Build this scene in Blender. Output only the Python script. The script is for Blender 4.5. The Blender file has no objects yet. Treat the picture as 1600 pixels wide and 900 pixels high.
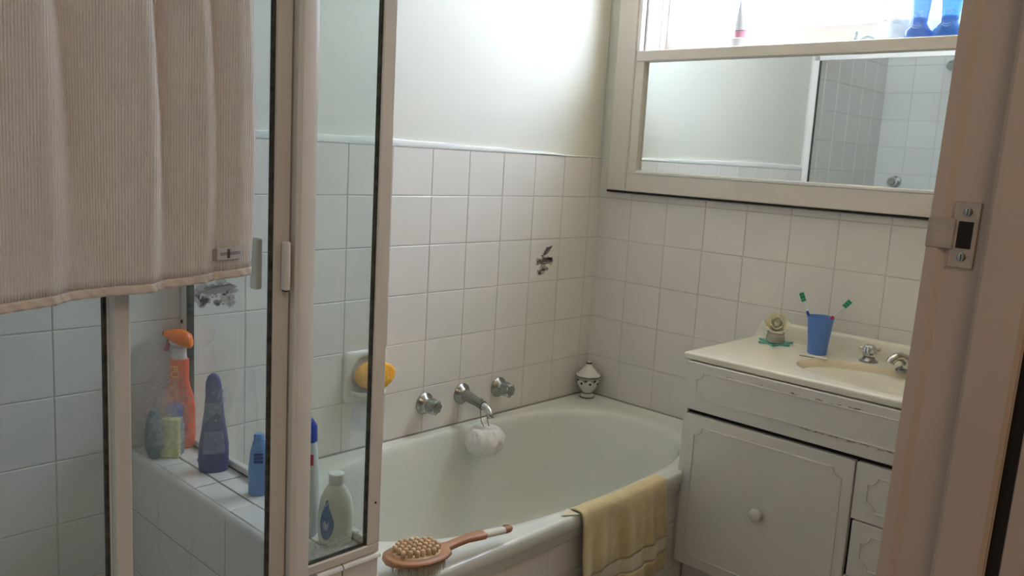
import bpy, bmesh, math, random
from mathutils import Vector, Matrix, noise
random.seed(7)
PI = math.pi
sc = bpy.context.scene
COL = sc.collection

# ---------------------------------------------------------------- camera
yaw, pitch, roll = 0.813562, -0.155269, 0.0574297
fwd = Vector((math.cos(pitch)*math.sin(yaw), math.cos(pitch)*math.cos(yaw), math.sin(pitch)))
rt0 = Vector((math.cos(yaw), -math.sin(yaw), 0)); up0 = rt0.cross(fwd)
rt = math.cos(roll)*rt0 + math.sin(roll)*up0
up = -math.sin(roll)*rt0 + math.cos(roll)*up0
cd = bpy.data.cameras.new('camera'); cam = bpy.data.objects.new('camera', cd); COL.objects.link(cam)
M3 = Matrix((rt, up, -fwd)).transposed()
cam.matrix_world = Matrix.Translation((-2.48092, -1.93348, 1.33)) @ M3.to_4x4()
cd.sensor_width = 36; cd.lens = 36*1332.8/1600; cd.clip_start = 0.02
sc.camera = cam

# ---------------------------------------------------------------- world, lights, exposure
w = bpy.data.worlds.new('sky'); sc.world = w; w.use_nodes = True
wn = w.node_tree; wb = wn.nodes['Background']
wb.inputs[0].default_value = (0.67, 0.83, 1.09, 1); wb.inputs[1].default_value = 11.0

def area(name, loc, rot, sx, sy, power, col):
    l = bpy.data.lights.new(name, 'AREA'); l.shape = 'RECTANGLE'; l.size = sx; l.size_y = sy
    l.energy = power; l.color = col
    o = bpy.data.objects.new(name, l); o.location = loc; o.rotation_euler = rot; COL.objects.link(o)
    return o
pl = area('window_portal', (0.135, -0.80, 2.03), (0, PI/2, 0), 0.58, 1.24, 1, (1, 1, 1))
pl.data.cycles.is_portal = True
area('hall_warm_fill', (-2.3, -2.7, 2.40), (0, 0, 0), 0.5, 0.5, 5.5, (1.0, 0.80, 0.62))  # unseen warm area light, added as ambient fill for the hall
sl = bpy.data.lights.new('sun', 'SUN'); sl.energy = 110; sl.angle = 0.01; sl.color = (1, .95, .85)
so = bpy.data.objects.new('sun', sl); COL.objects.link(so)
so.rotation_euler = Vector((0.30, -0.45, -0.85)).to_track_quat('-Z', 'Y').to_euler()

vs = sc.view_settings
vs.view_transform = 'Standard'; vs.look = 'None'; vs.gamma = 1; vs.use_curve_mapping = False
vs.exposure = 0.82

# ---------------------------------------------------------------- helpers
def tag(o, label=None, cat=None, group=None, kind=None):
    if label: o['label'] = label
    if cat: o['category'] = cat
    if group: o['group'] = group
    if kind: o['kind'] = kind
    return o

def wloc(o):
    v = Vector((0, 0, 0))
    while o is not None:
        v += Vector(o.location); o = o.parent
    return v

def empty(name, loc=(0, 0, 0), **k):
    o = bpy.data.objects.new(name, None); o.empty_display_size = .02
    o.location = loc; COL.objects.link(o); tag(o, **k); return o

def obj(name, bm, mat, parent=None, loc=None, smooth=None, **k):
    """bm in world coordinates; origin is moved to loc"""
    if loc is None:
        loc = wloc(parent) if parent is not None else Vector((0, 0, 0))
    loc = Vector(loc)
    bmesh.ops.translate(bm, verts=bm.verts, vec=-loc)
    bmesh.ops.recalc_face_normals(bm, faces=bm.faces)
    me = bpy.data.meshes.new(name); bm.to_mesh(me); bm.free()
    mats = mat if isinstance(mat, (list, tuple)) else [mat]
    for m in mats: me.materials.append(m)
    if smooth is not None:
        for p in me.polygons: p.use_smooth = True
        me.set_sharp_from_angle(angle=math.radians(smooth))
    o = bpy.data.objects.new(name, me); COL.objects.link(o)
    o.location = loc
    if parent is not None:
        o.parent = parent; o.location = loc - wloc(parent)
    tag(o, **k)
    return o

def B(): return bmesh.new()

def box(bm, x0, x1, y0, y1, z0, z1, bev=0, seg=1):
    vs_ = [bm.verts.new((x, y, z)) for x in (x0, x1) for y in (y0, y1) for z in (z0, z1)]
    idx = [(0, 1, 3, 2), (4, 6, 7, 5), (0, 4, 5, 1), (2, 3, 7, 6), (0, 2, 6, 4), (1, 5, 7, 3)]
    fs = [bm.faces.new([vs_[i] for i in f]) for f in idx]
    if bev:
        es = list({e for f in fs for e in f.edges})
        bmesh.ops.bevel(bm, geom=es, offset=bev, segments=seg, affect='EDGES', profile=.5)
    return bm

def loft(bm, rings, cap0=True, cap1=True, closed=True):
    R = [[bm.verts.new(p) for p in r] for r in rings]
    n = len(R[0])
    for a, b in zip(R, R[1:]):
        for i in range(n if closed else n-1):
            j = (i+1) % n
            bm.faces.new((a[i], a[j], b[j], b[i]))
    if cap0: bm.faces.new(R[0][::-1])
    if cap1: bm.faces.new(R[-1])
    return R

def ring(cx, cy, z, rx, ry=None, n=28, rot=0, p=2.0):
    if ry is None: ry = rx
    out = []
    for i in range(n):
        t = 2*PI*i/n; c, s = math.cos(t), math.sin(t)
        x = rx*math.copysign(abs(c)**(2/p), c); y = ry*math.copysign(abs(s)**(2/p), s)
        out.append((cx + x*math.cos(rot)-y*math.sin(rot), cy + x*math.sin(rot)+y*math.cos(rot), z))
    return out

def lathe(bm, c, prof, n=28, rot=0, p=2.0):
    """prof: (z, rx[, ry[, dx, dy]])"""
    rings = []
    for q in prof:
        z, rx = q[0], q[1]; ry = q[2] if len(q) > 2 and q[2] else rx
        dx = q[3] if len(q) > 3 else 0; dy = q[4] if len(q) > 4 else 0
        rings.append(ring(c[0]+dx, c[1]+dy, c[2]+z, max(rx, 1e-4), max(ry, 1e-4), n, rot, p))
    return loft(bm, rings)

def tube(bm, pts, r, n=10, closed=False, rs=None, flat=1.0, up_=Vector((0, 0, 1))):
    pts = [Vector(p) for p in pts]; m = len(pts); rings = []
    for i, p in enumerate(pts):
        if closed: d = pts[(i+1) % m]-pts[i-1]
        else: d = pts[min(i+1, m-1)]-pts[max(i-1, 0)]
        d.normalize()
        u = up_ if abs(d.dot(up_)) < .95 else Vector((1, 0, 0))
        a = d.cross(u).normalized(); b = a.cross(d).normalized()
        rr = rs[i] if rs else r
        rings.append([p + rr*(math.cos(t)*a + flat*math.sin(t)*b) for t in [2*PI*k/n for k in range(n)]])
    if closed: rings.append(rings[0]); 
    if closed:
        R = [[bm.verts.new(q) for q in r_] for r_ in rings[:-1]]; R.append(R[0])
        for a_, b_ in zip(R, R[1:]):
            for i in range(n): bm.faces.new((a_[i], a_[(i+1) % n], b_[(i+1) % n], b_[i]))
    else:
        loft(bm, rings)
    return bm

def xcyl(bm, c, axis, prof, n=24):
    """lathe along an arbitrary axis: prof (dist, r)"""
    ax = Vector(axis).normalized()
    u = Vector((0, 0, 1)) if abs(ax.z) < .9 else Vector((1, 0, 0))
    a = ax.cross(u).normalized(); b = ax.cross(a).normalized()
    loft(bm, [[Vector(c)+d*ax + r*(math.cos(t)*a+math.sin(t)*b) for t in [2*PI*k/n for k in range(n)]] for d, r in prof])
    return bm

def fan(bm, pts):
    bm.faces.new([bm.verts.new(p) for p in pts]); return bm

# ---------------------------------------------------------------- materials
def mat(name, col, rough=.5, metal=0, spec=.5, bump=None, var=None, trans=0, sub=0, coat=0, alpha=1, ior=1.45):
    m = bpy.data.materials.new(name); m.use_nodes = True
    nt = m.node_tree; b = nt.nodes['Principled BSDF']
    b.inputs['Base Color'].default_value = (*col, 1); b.inputs['Roughness'].default_value = rough
    b.inputs['Metallic'].default_value = metal; b.inputs['Specular IOR Level'].default_value = spec
    b.inputs['Transmission Weight'].default_value = trans; b.inputs['Coat Weight'].default_value = coat
    b.inputs['IOR'].default_value = ior
    b.inputs['Alpha'].default_value = alpha
    if sub:
        b.inputs['Subsurface Weight'].default_value = sub
        b.inputs['Subsurface Radius'].default_value = (.02, .015, .01)
    tc = nt.nodes.new('ShaderNodeTexCoord')
    if bump:
        n = nt.nodes.new('ShaderNodeTexNoise'); n.inputs['Scale'].default_value = bump[0]; n.inputs['Detail'].default_value = 3
        nt.links.new(tc.outputs['Object'], n.inputs['Vector'])
        bp = nt.nodes.new('ShaderNodeBump'); bp.inputs['Strength'].default_value = bump[1]; bp.inputs['Distance'].default_value = bump[2]
        nt.links.new(n.outputs['Fac'], bp.inputs['Height']); nt.links.new(bp.outputs['Normal'], b.inputs['Normal'])
    if var:
        n = nt.nodes.new('ShaderNodeTexNoise'); n.inputs['Scale'].default_value = var[0]; n.inputs['Detail'].default_value = 4
        nt.links.new(tc.outputs['Object'], n.inputs['Vector'])
        r = nt.nodes.new('ShaderNodeMapRange'); r.inputs[1].default_value = .35; r.inputs[2].default_value = .7
        nt.links.new(n.outputs['Fac'], r.inputs[0])
        mx = nt.nodes.new('ShaderNodeMix'); mx.data_type = 'RGBA'
        mx.inputs[6].default_value = (*col, 1); mx.inputs[7].default_value = (*var[1], 1)
        nt.links.new(r.outputs[0], mx.inputs[0]); nt.links.new(mx.outputs[2], b.inputs['Base Color'])
    return m

def tile_mat(name, col):
    m = mat(name, col, rough=.16, spec=.5, bump=(9, .12, .002))
    nt = m.node_tree; b = nt.nodes['Principled BSDF']
    oi = nt.nodes.new('ShaderNodeObjectInfo')
    mr = nt.nodes.new('ShaderNodeMapRange'); mr.inputs[3].default_value = .985; mr.inputs[4].default_value = 1.01
    nt.links.new(oi.outputs['Random'], mr.inputs[0])
    hv = nt.nodes.new('ShaderNodeHueSaturation'); hv.inputs['Color'].default_value = (*col, 1)
    nt.links.new(mr.outputs[0], hv.inputs['Value']); nt.links.new(hv.outputs[0], b.inputs['Base Color'])
    return m

TILE = tile_mat('cream_glazed_tile', (.81, .755, .68))
GROUT = mat('grout', (.66, .595, .51), .9, bump=(200, .4, .001))
GROUT_D = mat('grimy_grout', (.20, .17, .12), .9)
PAINT = mat('cream_wall_paint', (.775, .74, .635), .65, bump=(60, .15, .001), var=(2.5, (.76, .725, .62)))
CEIL = mat('ceiling_paint', (.78, .76, .68), .8)
TRIMW = mat('white_trim_plaster', (.80, .79, .72), .5)
JOIN = mat('cream_gloss_joinery', (.70, .62, .54), .38, bump=(25, .12, .002), var=(6, (.665, .59, .51)))
SASH = mat('pink_white_sash_paint', (.80, .755, .71), .4, bump=(40, .1, .001))
JAMB = mat('beige_jamb_paint', (.56, .44, .34), .42, bump=(18, .2, .002), var=(5, (.52, .405, .31)))
FLOOR = mat('floor_vinyl', (.35, .30, .25), .5)
HALL = mat('hall_paint', (.42, .31, .21), .7)
HALLD = mat('dark_hall_wood', (.10, .055, .03), .5)
GRASS = mat('outdoor_paving', (.62, .58, .50), .9, var=(3, (.5, .5, .4)))
ENAMEL = mat('white_bath_enamel', (.77, .76, .67), .10, spec=.6, var=(3, (.755, .745, .65)))
COUNTER = mat('cream_cultured_marble', (.82, .755, .62), .16, spec=.5, var=(7, (.80, .735, .60)))
BASIN = mat('cream_basin', (.80, .675, .48), .16)
CAB = mat('white_cabinet_vinyl', (.78, .74, .66), .38, bump=(30, .1, .001))
CABD = mat('worn_chip_and_shade_brown', (.30, .22, .15), .9)  # brown of the paint chips, also shade painted under the slim bar
DARK = mat('black_parts_and_gap_shade', (.02, .016, .012), .9)  # near-black for dark parts and for shade painted into gaps
ALU = mat('cream_powder_coat', (.74, .67, .58), .35)
ALU2 = mat('pale_powder_coat', (.66, .60, .52), .38)
SEALANT = mat('tired_sealant', (.42, .37, .31), .6)
SEAL = mat('black_mould_seal', (.03, .028, .02), .8, var=(60, (.10, .09, .06)))
CHROME = mat('chrome', (.60, .60, .57), .12, metal=1)
CHROMED = mat('worn_chrome', (.34, .335, .31), .24, metal=1)
STEEL = mat('worn_painted_steel', (.40, .32, .26), .4, metal=.4, var=(90, (.50, .39, .30)))
BLACKM = mat('black_enamel_line', (.03, .028, .02), .4)
ACRYL = mat('clear_acrylic', (.92, .95, .92), .08, trans=.85, ior=1.45)
CERAM = mat('white_ceramic', (.78, .75, .66), .2)
SOAPC = mat('soap_dish_ceramic', (.80, .76, .69), .15)
ORANGE = mat('orange_sponge', (.85, .40, .045), .95, bump=(90, .8, .004), var=(30, (.93, .52, .08)))

def glass_mat(name, scum, tint=(.85, .92, .955)):
    """thin pane: transparent + mirror reflection + dried soap scum (a real stain on the glass, low down)"""
    m = bpy.data.materials.new(name); m.use_nodes = True; nt = m.node_tree
    nt.nodes.clear(); N = nt.nodes.new; L = nt.links.new
    out = N('ShaderNodeOutputMaterial'); tr = N('ShaderNodeBsdfTransparent'); tr.inputs[0].default_value = (*tint, 1)
    gl = N('ShaderNodeBsdfGlossy'); gl.inputs['Roughness'].default_value = .03
    fr = N('ShaderNodeFresnel'); fr.inputs[0].default_value = 1.35
    m1 = N('ShaderNodeMixShader'); fm = N('ShaderNodeMath'); fm.operation = 'MULTIPLY'; fm.inputs[1].default_value = .14 if scum == 'side' else .30; L(fr.outputs[0], fm.inputs[0]); L(fm.outputs[0], m1.inputs[0]); L(tr.outputs[0], m1.inputs[1]); L(gl.outputs[0], m1.inputs[2])
    df = N('ShaderNodeBsdfDiffuse'); df.inputs[0].default_value = (.62, .66, .63, 1)
    ts = N('ShaderNodeBsdfTranslucent'); ts.inputs[0].default_value = (.62, .66, .63, 1)
    md = N('ShaderNodeMixShader'); md.inputs[0].default_value = .5; L(df.outputs[0], md.inputs[1]); L(ts.outputs[0], md.inputs[2])
    m2 = N('ShaderNodeMixShader'); L(m1.outputs[0], m2.inputs[1]); L(md.outputs[0], m2.inputs[2])
    if scum == 'side': 
        m2.inputs[0].default_value = .06
        L(m2.outputs[0], out.inputs[0]); return m
    tc = N('ShaderNodeTexCoord'); geo = N('ShaderNodeNewGeometry')
    n1 = N('ShaderNodeTexNoise'); n1.inputs['Scale'].default_value = 150; n1.inputs['Detail'].default_value = 5
    mp = N('ShaderNodeMapping'); mp.inputs['Scale'].default_value = (1, 1, .8); mp.inputs['Rotation'].default_value = (0, .5, 0)
    L(geo.outputs['Position'], mp.inputs[0]); L(mp.outputs[0], n1.inputs['Vector'])
    r1 = N('ShaderNodeMapRange'); r1.inputs[1].default_value = .35; r1.inputs[2].default_value = .7
    r1.inputs[3].default_value = .62; r1.inputs[4].default_value = 1
    L(n1.outputs['Fac'], r1.inputs[0])
    acc = None
    for (cx, cz, rx, rz, st) in scum:
        sx = N('ShaderNodeSeparateXYZ'); L(geo.outputs['Position'], sx.inputs[0])
        def mth(op, a, b=None):
            q = N('ShaderNodeMath'); q.operation = op
            for k, v in enumerate((a, b)):
                if v is None: continue
                if isinstance(v, (int, float)): q.inputs[k].default_value = v
                else: L(v, q.inputs[k])
            return q.outputs[0]
        dx = mth('DIVIDE', mth('SUBTRACT', sx.outputs[0], cx), rx); dz = mth('DIVIDE', mth('SUBTRACT', sx.outputs[2], cz), rz)
        r2 = mth('ADD', mth('MULTIPLY', dx, dx), mth('MULTIPLY', dz, dz))
        g = mth('MULTIPLY', mth('EXPONENT', mth('MULTIPLY', r2, -1.0)), st)
        acc = g if acc is None else mth('ADD', acc, g)
    f = mth('MULTIPLY', acc, r1.outputs[0]); f = mth('ADD', f, .035)
    f = mth('MINIMUM', f, .8)
    L(f, m2.inputs[0]); L(m2.outputs[0], out.inputs[0])
    return m

# =========================================================== ROOM SHELL
Z0 = 1.1948; TZ = .14654; TX = .15
def st(name, bm, m, **k): return obj(name, bm, m, kind='structure', **k)

wall_back = empty('wall_back', (0, 0, 0), kind='structure', label='long bath and shower wall, tiled below and cream painted above')
bm = B(); box(bm, -2.60, .0, .008, .14, 0, 2.45); obj('plaster', bm, PAINT, wall_back)
wall_right = empty('wall_right', (0, 0, 0), kind='structure', label='window wall behind the vanity, tiled below the window frame')
bm = B()
WY0, WY1, WZ0, WZ1 = -.155, -1.45, 1.69, 2.33
box(bm, .008, .14, 0.14, WY0, 0, 2.45); box(bm, .008, .14, WY0, WY1, 0, WZ0)
box(bm, .008, .14, WY0, WY1, WZ1, 2.45); box(bm, .008, .14, WY1, -1.80, 0, 2.45)
obj('plaster', bm, PAINT, wall_right)
wall_left = empty('wall_left', (-2.45, 0, 0), kind='structure', label='tiled end wall of the shower')
bm = B(); box(bm, -2.60, -2.458, .14, -1.664, 0, 2.45); obj('plaster', bm, PAINT, wall_left)

bm = B(); box(bm, -3.7, .14, -3.6, .14, -.12, 0); st('floor', bm, FLOOR)
bm = B(); box(bm, -3.7, .14, -3.6, .14, 2.45, 2.6); st('ceiling', bm, CEIL)
wall_front = empty('wall_front', (0, -1.665, 0), kind='structure', label='wall holding the doorway')
bm = B(); box(bm, -1.575, .008, -1.756, -1.665, 0, 2.45); box(bm, -2.60, -2.495, -1.756, -1.665, 0, 2.45)
box(bm, -2.495, -1.575, -1.756, -1.665, 2.055, 2.45); obj('plaster', bm, HALL, wall_front)
bm = B(); box(bm, -3.7, .14, -3.72, -3.6, 0, 2.45); st('wall_hall_back', bm, HALL)
bm = B(); box(bm, -3.82, -3.7, -3.6, -1.65, 0, 2.45); st('wall_hall_left', bm, HALL)
bm = B(); box(bm, -3.7, -2.6, -1.767, -1.665, 0, 2.45); st('wall_hall_front', bm, HALL)
bm = B(); box(bm, .0, .14, -3.6, -1.80, 0, 2.45); st('wall_hall_right', bm, HALL)
bm = B(); box(bm, .14, 14, -12, 12, -.6, -.5); st('ground', bm, GRASS)

# grout beds
bm = B(); box(bm, -1.57, .008, -.0012, .008, .40, 1.3345); box(bm, -2.458, -1.57, -.0012, .008, 0, 2.08)
obj('grout_bed', bm, GROUT, wall_back)
bm = B(); box(bm, -.0012, .008, 0, -.048, .40, 1.3345); box(bm, -.0012, .008, -.048, -1.665, .40, 1.217)
obj('grout_bed', bm, GROUT, wall_right)
bm = B(); box(bm, -2.458, -2.4484, 0, -.80, 0, 2.08); obj('grout_bed', bm, GROUT, wall_left)

# tiles -------------------------------------------------------
_tc = {}
def tile_mesh(w_, h_, t=.006, b=.0016, mt=None):
    mt = mt or TILE
    key = (round(w_, 4), round(h_, 4), t, mt.name)
    if key in _tc: return _tc[key]
    bm = B(); hw, hh = w_/2, h_/2
    def rc(dx, z): return [bm.verts.new(p) for p in ((-hw+dx, -hh+dx, z), (hw-dx, -hh+dx, z), (hw-dx, hh-dx, z), (-hw+dx, hh-dx, z))]
    a, c, d, e = rc(0, 0), rc(0, t-b), rc(b*.35, t-b*.35), rc(b, t)
    for p, q in ((a, c), (c, d), (d, e)):
        for i in range(4): bm.faces.new((p[i], p[(i+1) % 4], q[(i+1) % 4], q[i]))
    bm.faces.new(e)
    me = bpy.data.meshes.new('tile'); bm.to_mesh(me); bm.free(); me.materials.append(mt)
    _tc[key] = me; return me

ROT = {'-y': (PI/2, 0, 0), '-x': (PI/2, 0, -PI/2), '+x': (PI/2, 0, PI/2), '+z': (0, 0, 0)}
def tile(parent, face, a0, a1, b0, b1, plane, g=.0020, t=.0058, jit=.7, name='tile'):
    """a = horizontal axis coordinate range, b = vertical range, plane = back plane"""
    w_, h_ = abs(a1-a0)-g, abs(b1-b0)-g
    if w_ < .004 or h_ < .004: return None
    o = bpy.data.objects.new(name, tile_mesh(w_, h_, t)); ac, bc = (a0+a1)/2, (b0+b1)/2
    j = random.uniform(-.0004, .0004)*jit
    p = {'-y': (ac, plane+j, bc), '-x': (plane+j, ac, bc), '+x': (plane+j, ac, bc), '+z': (ac, bc, plane+j)}[face]
    o.location = Vector(p)-wloc(parent); r = ROT[face]
    jr = .0016*jit
    if face == '+z': o.rotation_euler = (random.uniform(-jr, jr), random.uniform(-jr, jr), 0)
    else: o.rotation_euler = (r[0]+random.uniform(-jr, jr), 0, r[2]+random.uniform(-jr, jr))
    o.parent = parent; COL.objects.link(o); return o

def cells(edges): return list(zip(edges, edges[1:]))
# wall_back columns
vx = [0.0, -.0586] + [-.0586-.15*k for k in range(1, 17)]
bath_x = [v for v in vx if v > -1.56] + [-1.562]
rows_b = [1.335, Z0] + [Z0-TZ*k for k in range(1, 5)] + [.463]
fish_tiles = []
for a, b in cells(bath_x):
    for c, d in cells(rows_b):
        if abs((a+b)/2+1.0336) < .01 and abs((c+d)/2-.682) < .01: continue      # soap dish sits here
        tile(wall_back, '-y', a, b, c, d, .003)
sh_x = [-1.575, -1.7086, -1.8586, -2.0086, -2.1586, -2.3086, -2.449]
rows_s = [Z0+TZ*k for k in range(6, -9, -1)]
for a, b in cells(sh_x):
    for c, d in cells(rows_s):
        tile(wall_back, '-y', a, b, c, max(d, .045), .003)
# wall_right
hy = [0.0, -.147] + [-.147-.15*k for k in range(1, 10)] + [-1.66]
for a, b in cells(hy):
    tile(wall_right, '-x', a if a < 0 else 0, b, 1.2175, Z0, .003)
    for c, d in cells([Z0-TZ*k for k in range(0, 6)]):
        if b < -.70 and c < .80: continue
        if d < .46: d = .463
        tile(wall_right, '-x', a, b, c, d, .003)
tile(wall_right, '-x', 0, -.049, 1.335, Z0+.0, .003)
# wall_left (shower end)
for a, b in cells([0, -.15, -.30, -.45, -.60, -.75]):
    for c, d in cells(rows_s):
        tile(wall_left, '+x', a, b, c, max(d, .045), -2.453)
# plaster bead above tiles
bm = B()
R = []
for i in range(25):
    x = -1.562*(1-i/24); h = .022 - .017*max(0, (i-9)/15)
    if i > 20: h = .005
    z = 1.334; h += .0012*math.sin(i*1.7)
    R.append([(x, .009, z), (x, -.004, z), (x, -.006, z+h*.3), (x, -.003, z+h*.85), (x, .009, z+h)])
loft(bm, R); obj('tile_bead', bm, TRIMW, wall_back, smooth=50, label='white plaster bead capping the top row of tiles')

# painted / printed fish motifs, flat print on two tiles
INK = mat('brown_fish_ink', (.115, .085, .07), .4); INK2 = mat('faded_fish_ink', (.29, .24, .21), .3); INK3 = mat('pale_seaweed_ink', (.46, .39, .35), .3)
def fish_print(cx, cz, s, kind):
    t = empty('fish_decal', (cx, -.0036, cz)); t.parent = wall_back
    def add(name, polys, m, d):
        bm = B()
        for P in polys: fan(bm, [(cx+u*s, -.0036-d, cz+v*s) for u, v in P])
        obj(name, bm, m, t)
    def fish(x0, y0, L_, Hh, ang, flip=1):
        out = []; n = 10
        up_ = [(k/n, .5*math.sin(PI*(k/n)**.75)) for k in range(n+1)]
        P = [(u-.5, v) for u, v in up_] + [(u-.5, -v*.8) for u, v in up_[::-1][1:-1]]
        c, q = math.cos(ang), math.sin(ang)
        tr = lambda u, v: (x0+L_*flip*u*c-Hh*v*q, y0+L_*flip*u*q+Hh*v*c)
        tail = [(-.46, 0), (-.68, .42), (-.60, 0), (-.68, -.42)]
        fin = [(-.15, .42), (.02, .8), (.12, .42)]
        return [[tr(u, v) for u, v in P], [tr(u, v) for u, v in tail], [tr(u, v) for u, v in fin]]
    def blob(x0, y0, r, k=9, sd=0):
        rr = random.Random(sd); return [(x0+r*rr.uniform(.6, 1.2)*math.cos(2*PI*i/k), y0+.8*r*rr.uniform(.6, 1.2)*math.sin(2*PI*i/k)) for i in range(k)]
    rr = random.Random(int(cx*1000))
    if kind == 0:
        add('seaweed', [blob(rr.uniform(-.30, .30), rr.uniform(-.34, .12), rr.uniform(.05, .12), sd=i) for i in range(26)], INK3, 0)
        add('seaweed_shade', [blob(rr.uniform(-.30, .25), rr.uniform(-.34, 0), rr.uniform(.02, .05), sd=i+40) for i in range(14)], INK2, .0001)
        add('fish', fish(.10, .30, .46, .15, .62) + fish(.05, -.02, .60, .15, 0.02), INK, .0002)
        add('fish_belly', fish(.12, .29, .26, .06, .62)[:1] + fish(.08, -.035, .36, .06, 0.0)[:1], INK2, .0003)
    else:
        add('seaweed', [blob(rr.uniform(-.45, .40), rr.uniform(-.25, .20), rr.uniform(.05, .12), sd=i) for i in range(26)], INK3, 0)
        add('seaweed_shade', [blob(rr.uniform(-.4, .35), rr.uniform(-.28, 0.1), rr.uniform(.02, .05), sd=i+90) for i in range(16)], INK2, .0001)
        add('fish', fish(.08, .05, .75, .18, .08) + fish(.0, .32, .5, .13, .25), INK2, .0002)
        add('fish_back', [[(x, y) for x, y in ((-.30, .03), (.0, .13), (.30, .15), (.44, .09), (.28, .115), (0, .09))]], INK, .0003)
fish_print(-.282, .972, .125, 0)
fish_print(-1.487, .957, .125, 1)

# =========================================================== WINDOW + MIRROR FRAME
window_1 = empty('window_1', (0, -.8, 1.2), kind='structure', label='cream timber window above a fixed mirror')
FX = -.030
def part(name, m, parent, boxes, bev=.002, smooth=None, **k):
    bm = B()
    for b_ in boxes: box(bm, *b_, bev=bev)
    return obj(name, bm, m, parent, smooth=smooth, **k)
part('stile', JOIN, window_1, [(FX, .010, -.052, -.135, 1.225, 2.42)], .004)
part('stile', JOIN, window_1, [(FX+.004, .010, -.135, -.172, 1.285, 1.690)], .002)
part('stile', JOIN, window_1, [(FX, .010, -1.44, -1.56, 1.225, 2.42)], .004)
part('bottom_rail', JOIN, window_1, [(FX, .010, -.135, -1.44, 1.225, 1.288)], .003)
part('bottom_bead', SASH, window_1, [(FX-.002, .0, -.172, -1.44, 1.287, 1.299)], .003)
part('middle_rail', JOIN, window_1, [(FX-.002, .10, -.140, -1.44, 1.667, 1.7035)], .003)
part('head', JOIN, window_1, [(FX, .010, -.135, -1.44, 2.32, 2.42)], .003)
part('stop_bead', SASH, window_1, [(FX+.002, -.005, -.1355, -.150, 1.7035, 2.32)], .002)
part('reveal_lining', SASH, window_1, [(.0, .10, -.150, -.158, 1.7035, 2.32)], 0)
part('reveal_lining', SASH, window_1, [(-.03, .135, -1.44, -1.452, 1.7035, 2.32), (.0, .10, -.15, -1.44, 2.315, 2.325)], 0)
part('stop_bead', SASH, window_1, [(.075, .10, -.158, -.168, 1.7035, 2.315)], .001)
SX = .10
part('sash_stile', SASH, window_1, [(SX, SX+.035, -.156, -.188, 1.7035, 2.32)], .003)
part('sash_stile', SASH, window_1, [(SX, SX+.035, -1.405, -1.45, 1.7035, 2.32)], .003)
part('mullion', SASH, window_1, [(SX, SX+.035, -.910, -.945, 1.774, 2.29)], .003)
part('sash_rail', SASH, window_1, [(SX, SX+.035, -.188, -1.405, 1.7035, 1.774)], .004)
part('sash_rail', SASH, window_1, [(SX, SX+.035, -.188, -1.405, 2.285, 2.32)], .004)
GLW = bpy.data.materials.new('window_glass'); GLW.use_nodes = True
nt = GLW.node_tree; nt.nodes.clear(); o_ = nt.nodes.new('ShaderNodeOutputMaterial'); t_ = nt.nodes.new('ShaderNodeBsdfTransparent')
g_ = nt.nodes.new('ShaderNodeBsdfGlossy'); g_.inputs['Roughness'].default_value = .02; x_ = nt.nodes.new('ShaderNodeMixShader'); x_.inputs[0].default_value = .06
nt.links.new(t_.outputs[0], x_.inputs[1]); nt.links.new(g_.outputs[0], x_.inputs[2]); nt.links.new(x_.outputs[0], o_.inputs[0])
for y0, y1 in ((-.186, -.912), (-.943, -1.407)):
    bm = B(); fan(bm, [(SX+.018, y0, 1.77), (SX+.018, y1, 1.77), (SX+.018, y1, 2.29), (SX+.018, y0, 2.29)]); obj('window_pane', bm, GLW, window_1)

MIRR = mat('mirror_silver', (.86, .90, .88), .015, metal=1)
mir = bpy.data.objects.new('wall_mirror', None); mir.location = (-.012, -.78, 1.478); COL.objects.link(mir)
tag(mir, 'long low mirror set into the cream frame under the window, reflecting the shower', 'mirror')
bm = B(); box(bm, -.0155, -.0115, -.150, -1.445, 1.286, 1.672)
mg = obj('mirror_glass', bm, MIRR, mir)
bm = B(); box(bm, -.0115, -.006, -.148, -1.445, 1.284, 1.674); obj('backing', bm, DARK, mir)
mir.rotation_euler = (0, 0, math.radians(-0.54))
bm = B(); box(bm, FX+.003, .004, -.052, -1.44, 1.2185, 1.2255); obj('painted_gap_shade', bm, DARK, window_1)  # dark strip painting the shadow line under the window frame

# =========================================================== DOORWAY (right jamb close to camera)
door_1 = empty('door_1', (-1.6, -1.70, 1.1), kind='structure', label='beige painted doorway jamb with a steel strike plate')
def jamb(sx):
    s = 1 if sx == 'r' else -1
    X = (lambda d: -1.60+d) if sx == 'r' else (lambda d: -2.47-d)
    def bx_(name, d0, d1, y0, y1, z1=2.05, m=JAMB, bev=.003):
        a, b = sorted((X(d0), X(d1))); return part(name, m, door_1, [(a, b, y0, y1, 0, z1)], bev)
    bx_('architrave', .012, .085, -1.676, -1.660, 2.12)
    bx_('jamb_board', .0, .03, -1.757, -1.659)
    bx_('door_stop', -.011, .0, -1.757, -1.7125, bev=.004)
    bx_('painted_gap_shade', .003, .02, -1.776, -1.7572, m=DARK, bev=0)  # dark box painting the shade between jamb and hall architrave
    bx_('hall_architrave', .002, .09, -1.79, -1.7665, 2.12)
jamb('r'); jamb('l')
part('head_jamb', JAMB, door_1, [(-2.47, -1.60, -1.757, -1.659, 2.03, 2.06), (-2.55, -1.51, -1.665, -1.650, 2.05, 2.12)], .002)
# bevelled nosing between rebate and bathroom edge
bm = B(); loft(bm, [[(-1.5985, -1.6595, z), (-1.6035, -1.661, z), (-1.6035, -1.672, z), (-1.6, -1.679, z), (-1.5985, -1.679, z)] for z in (0, 2.05)])
obj('jamb_nosing', bm, JAMB, door_1)
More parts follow.
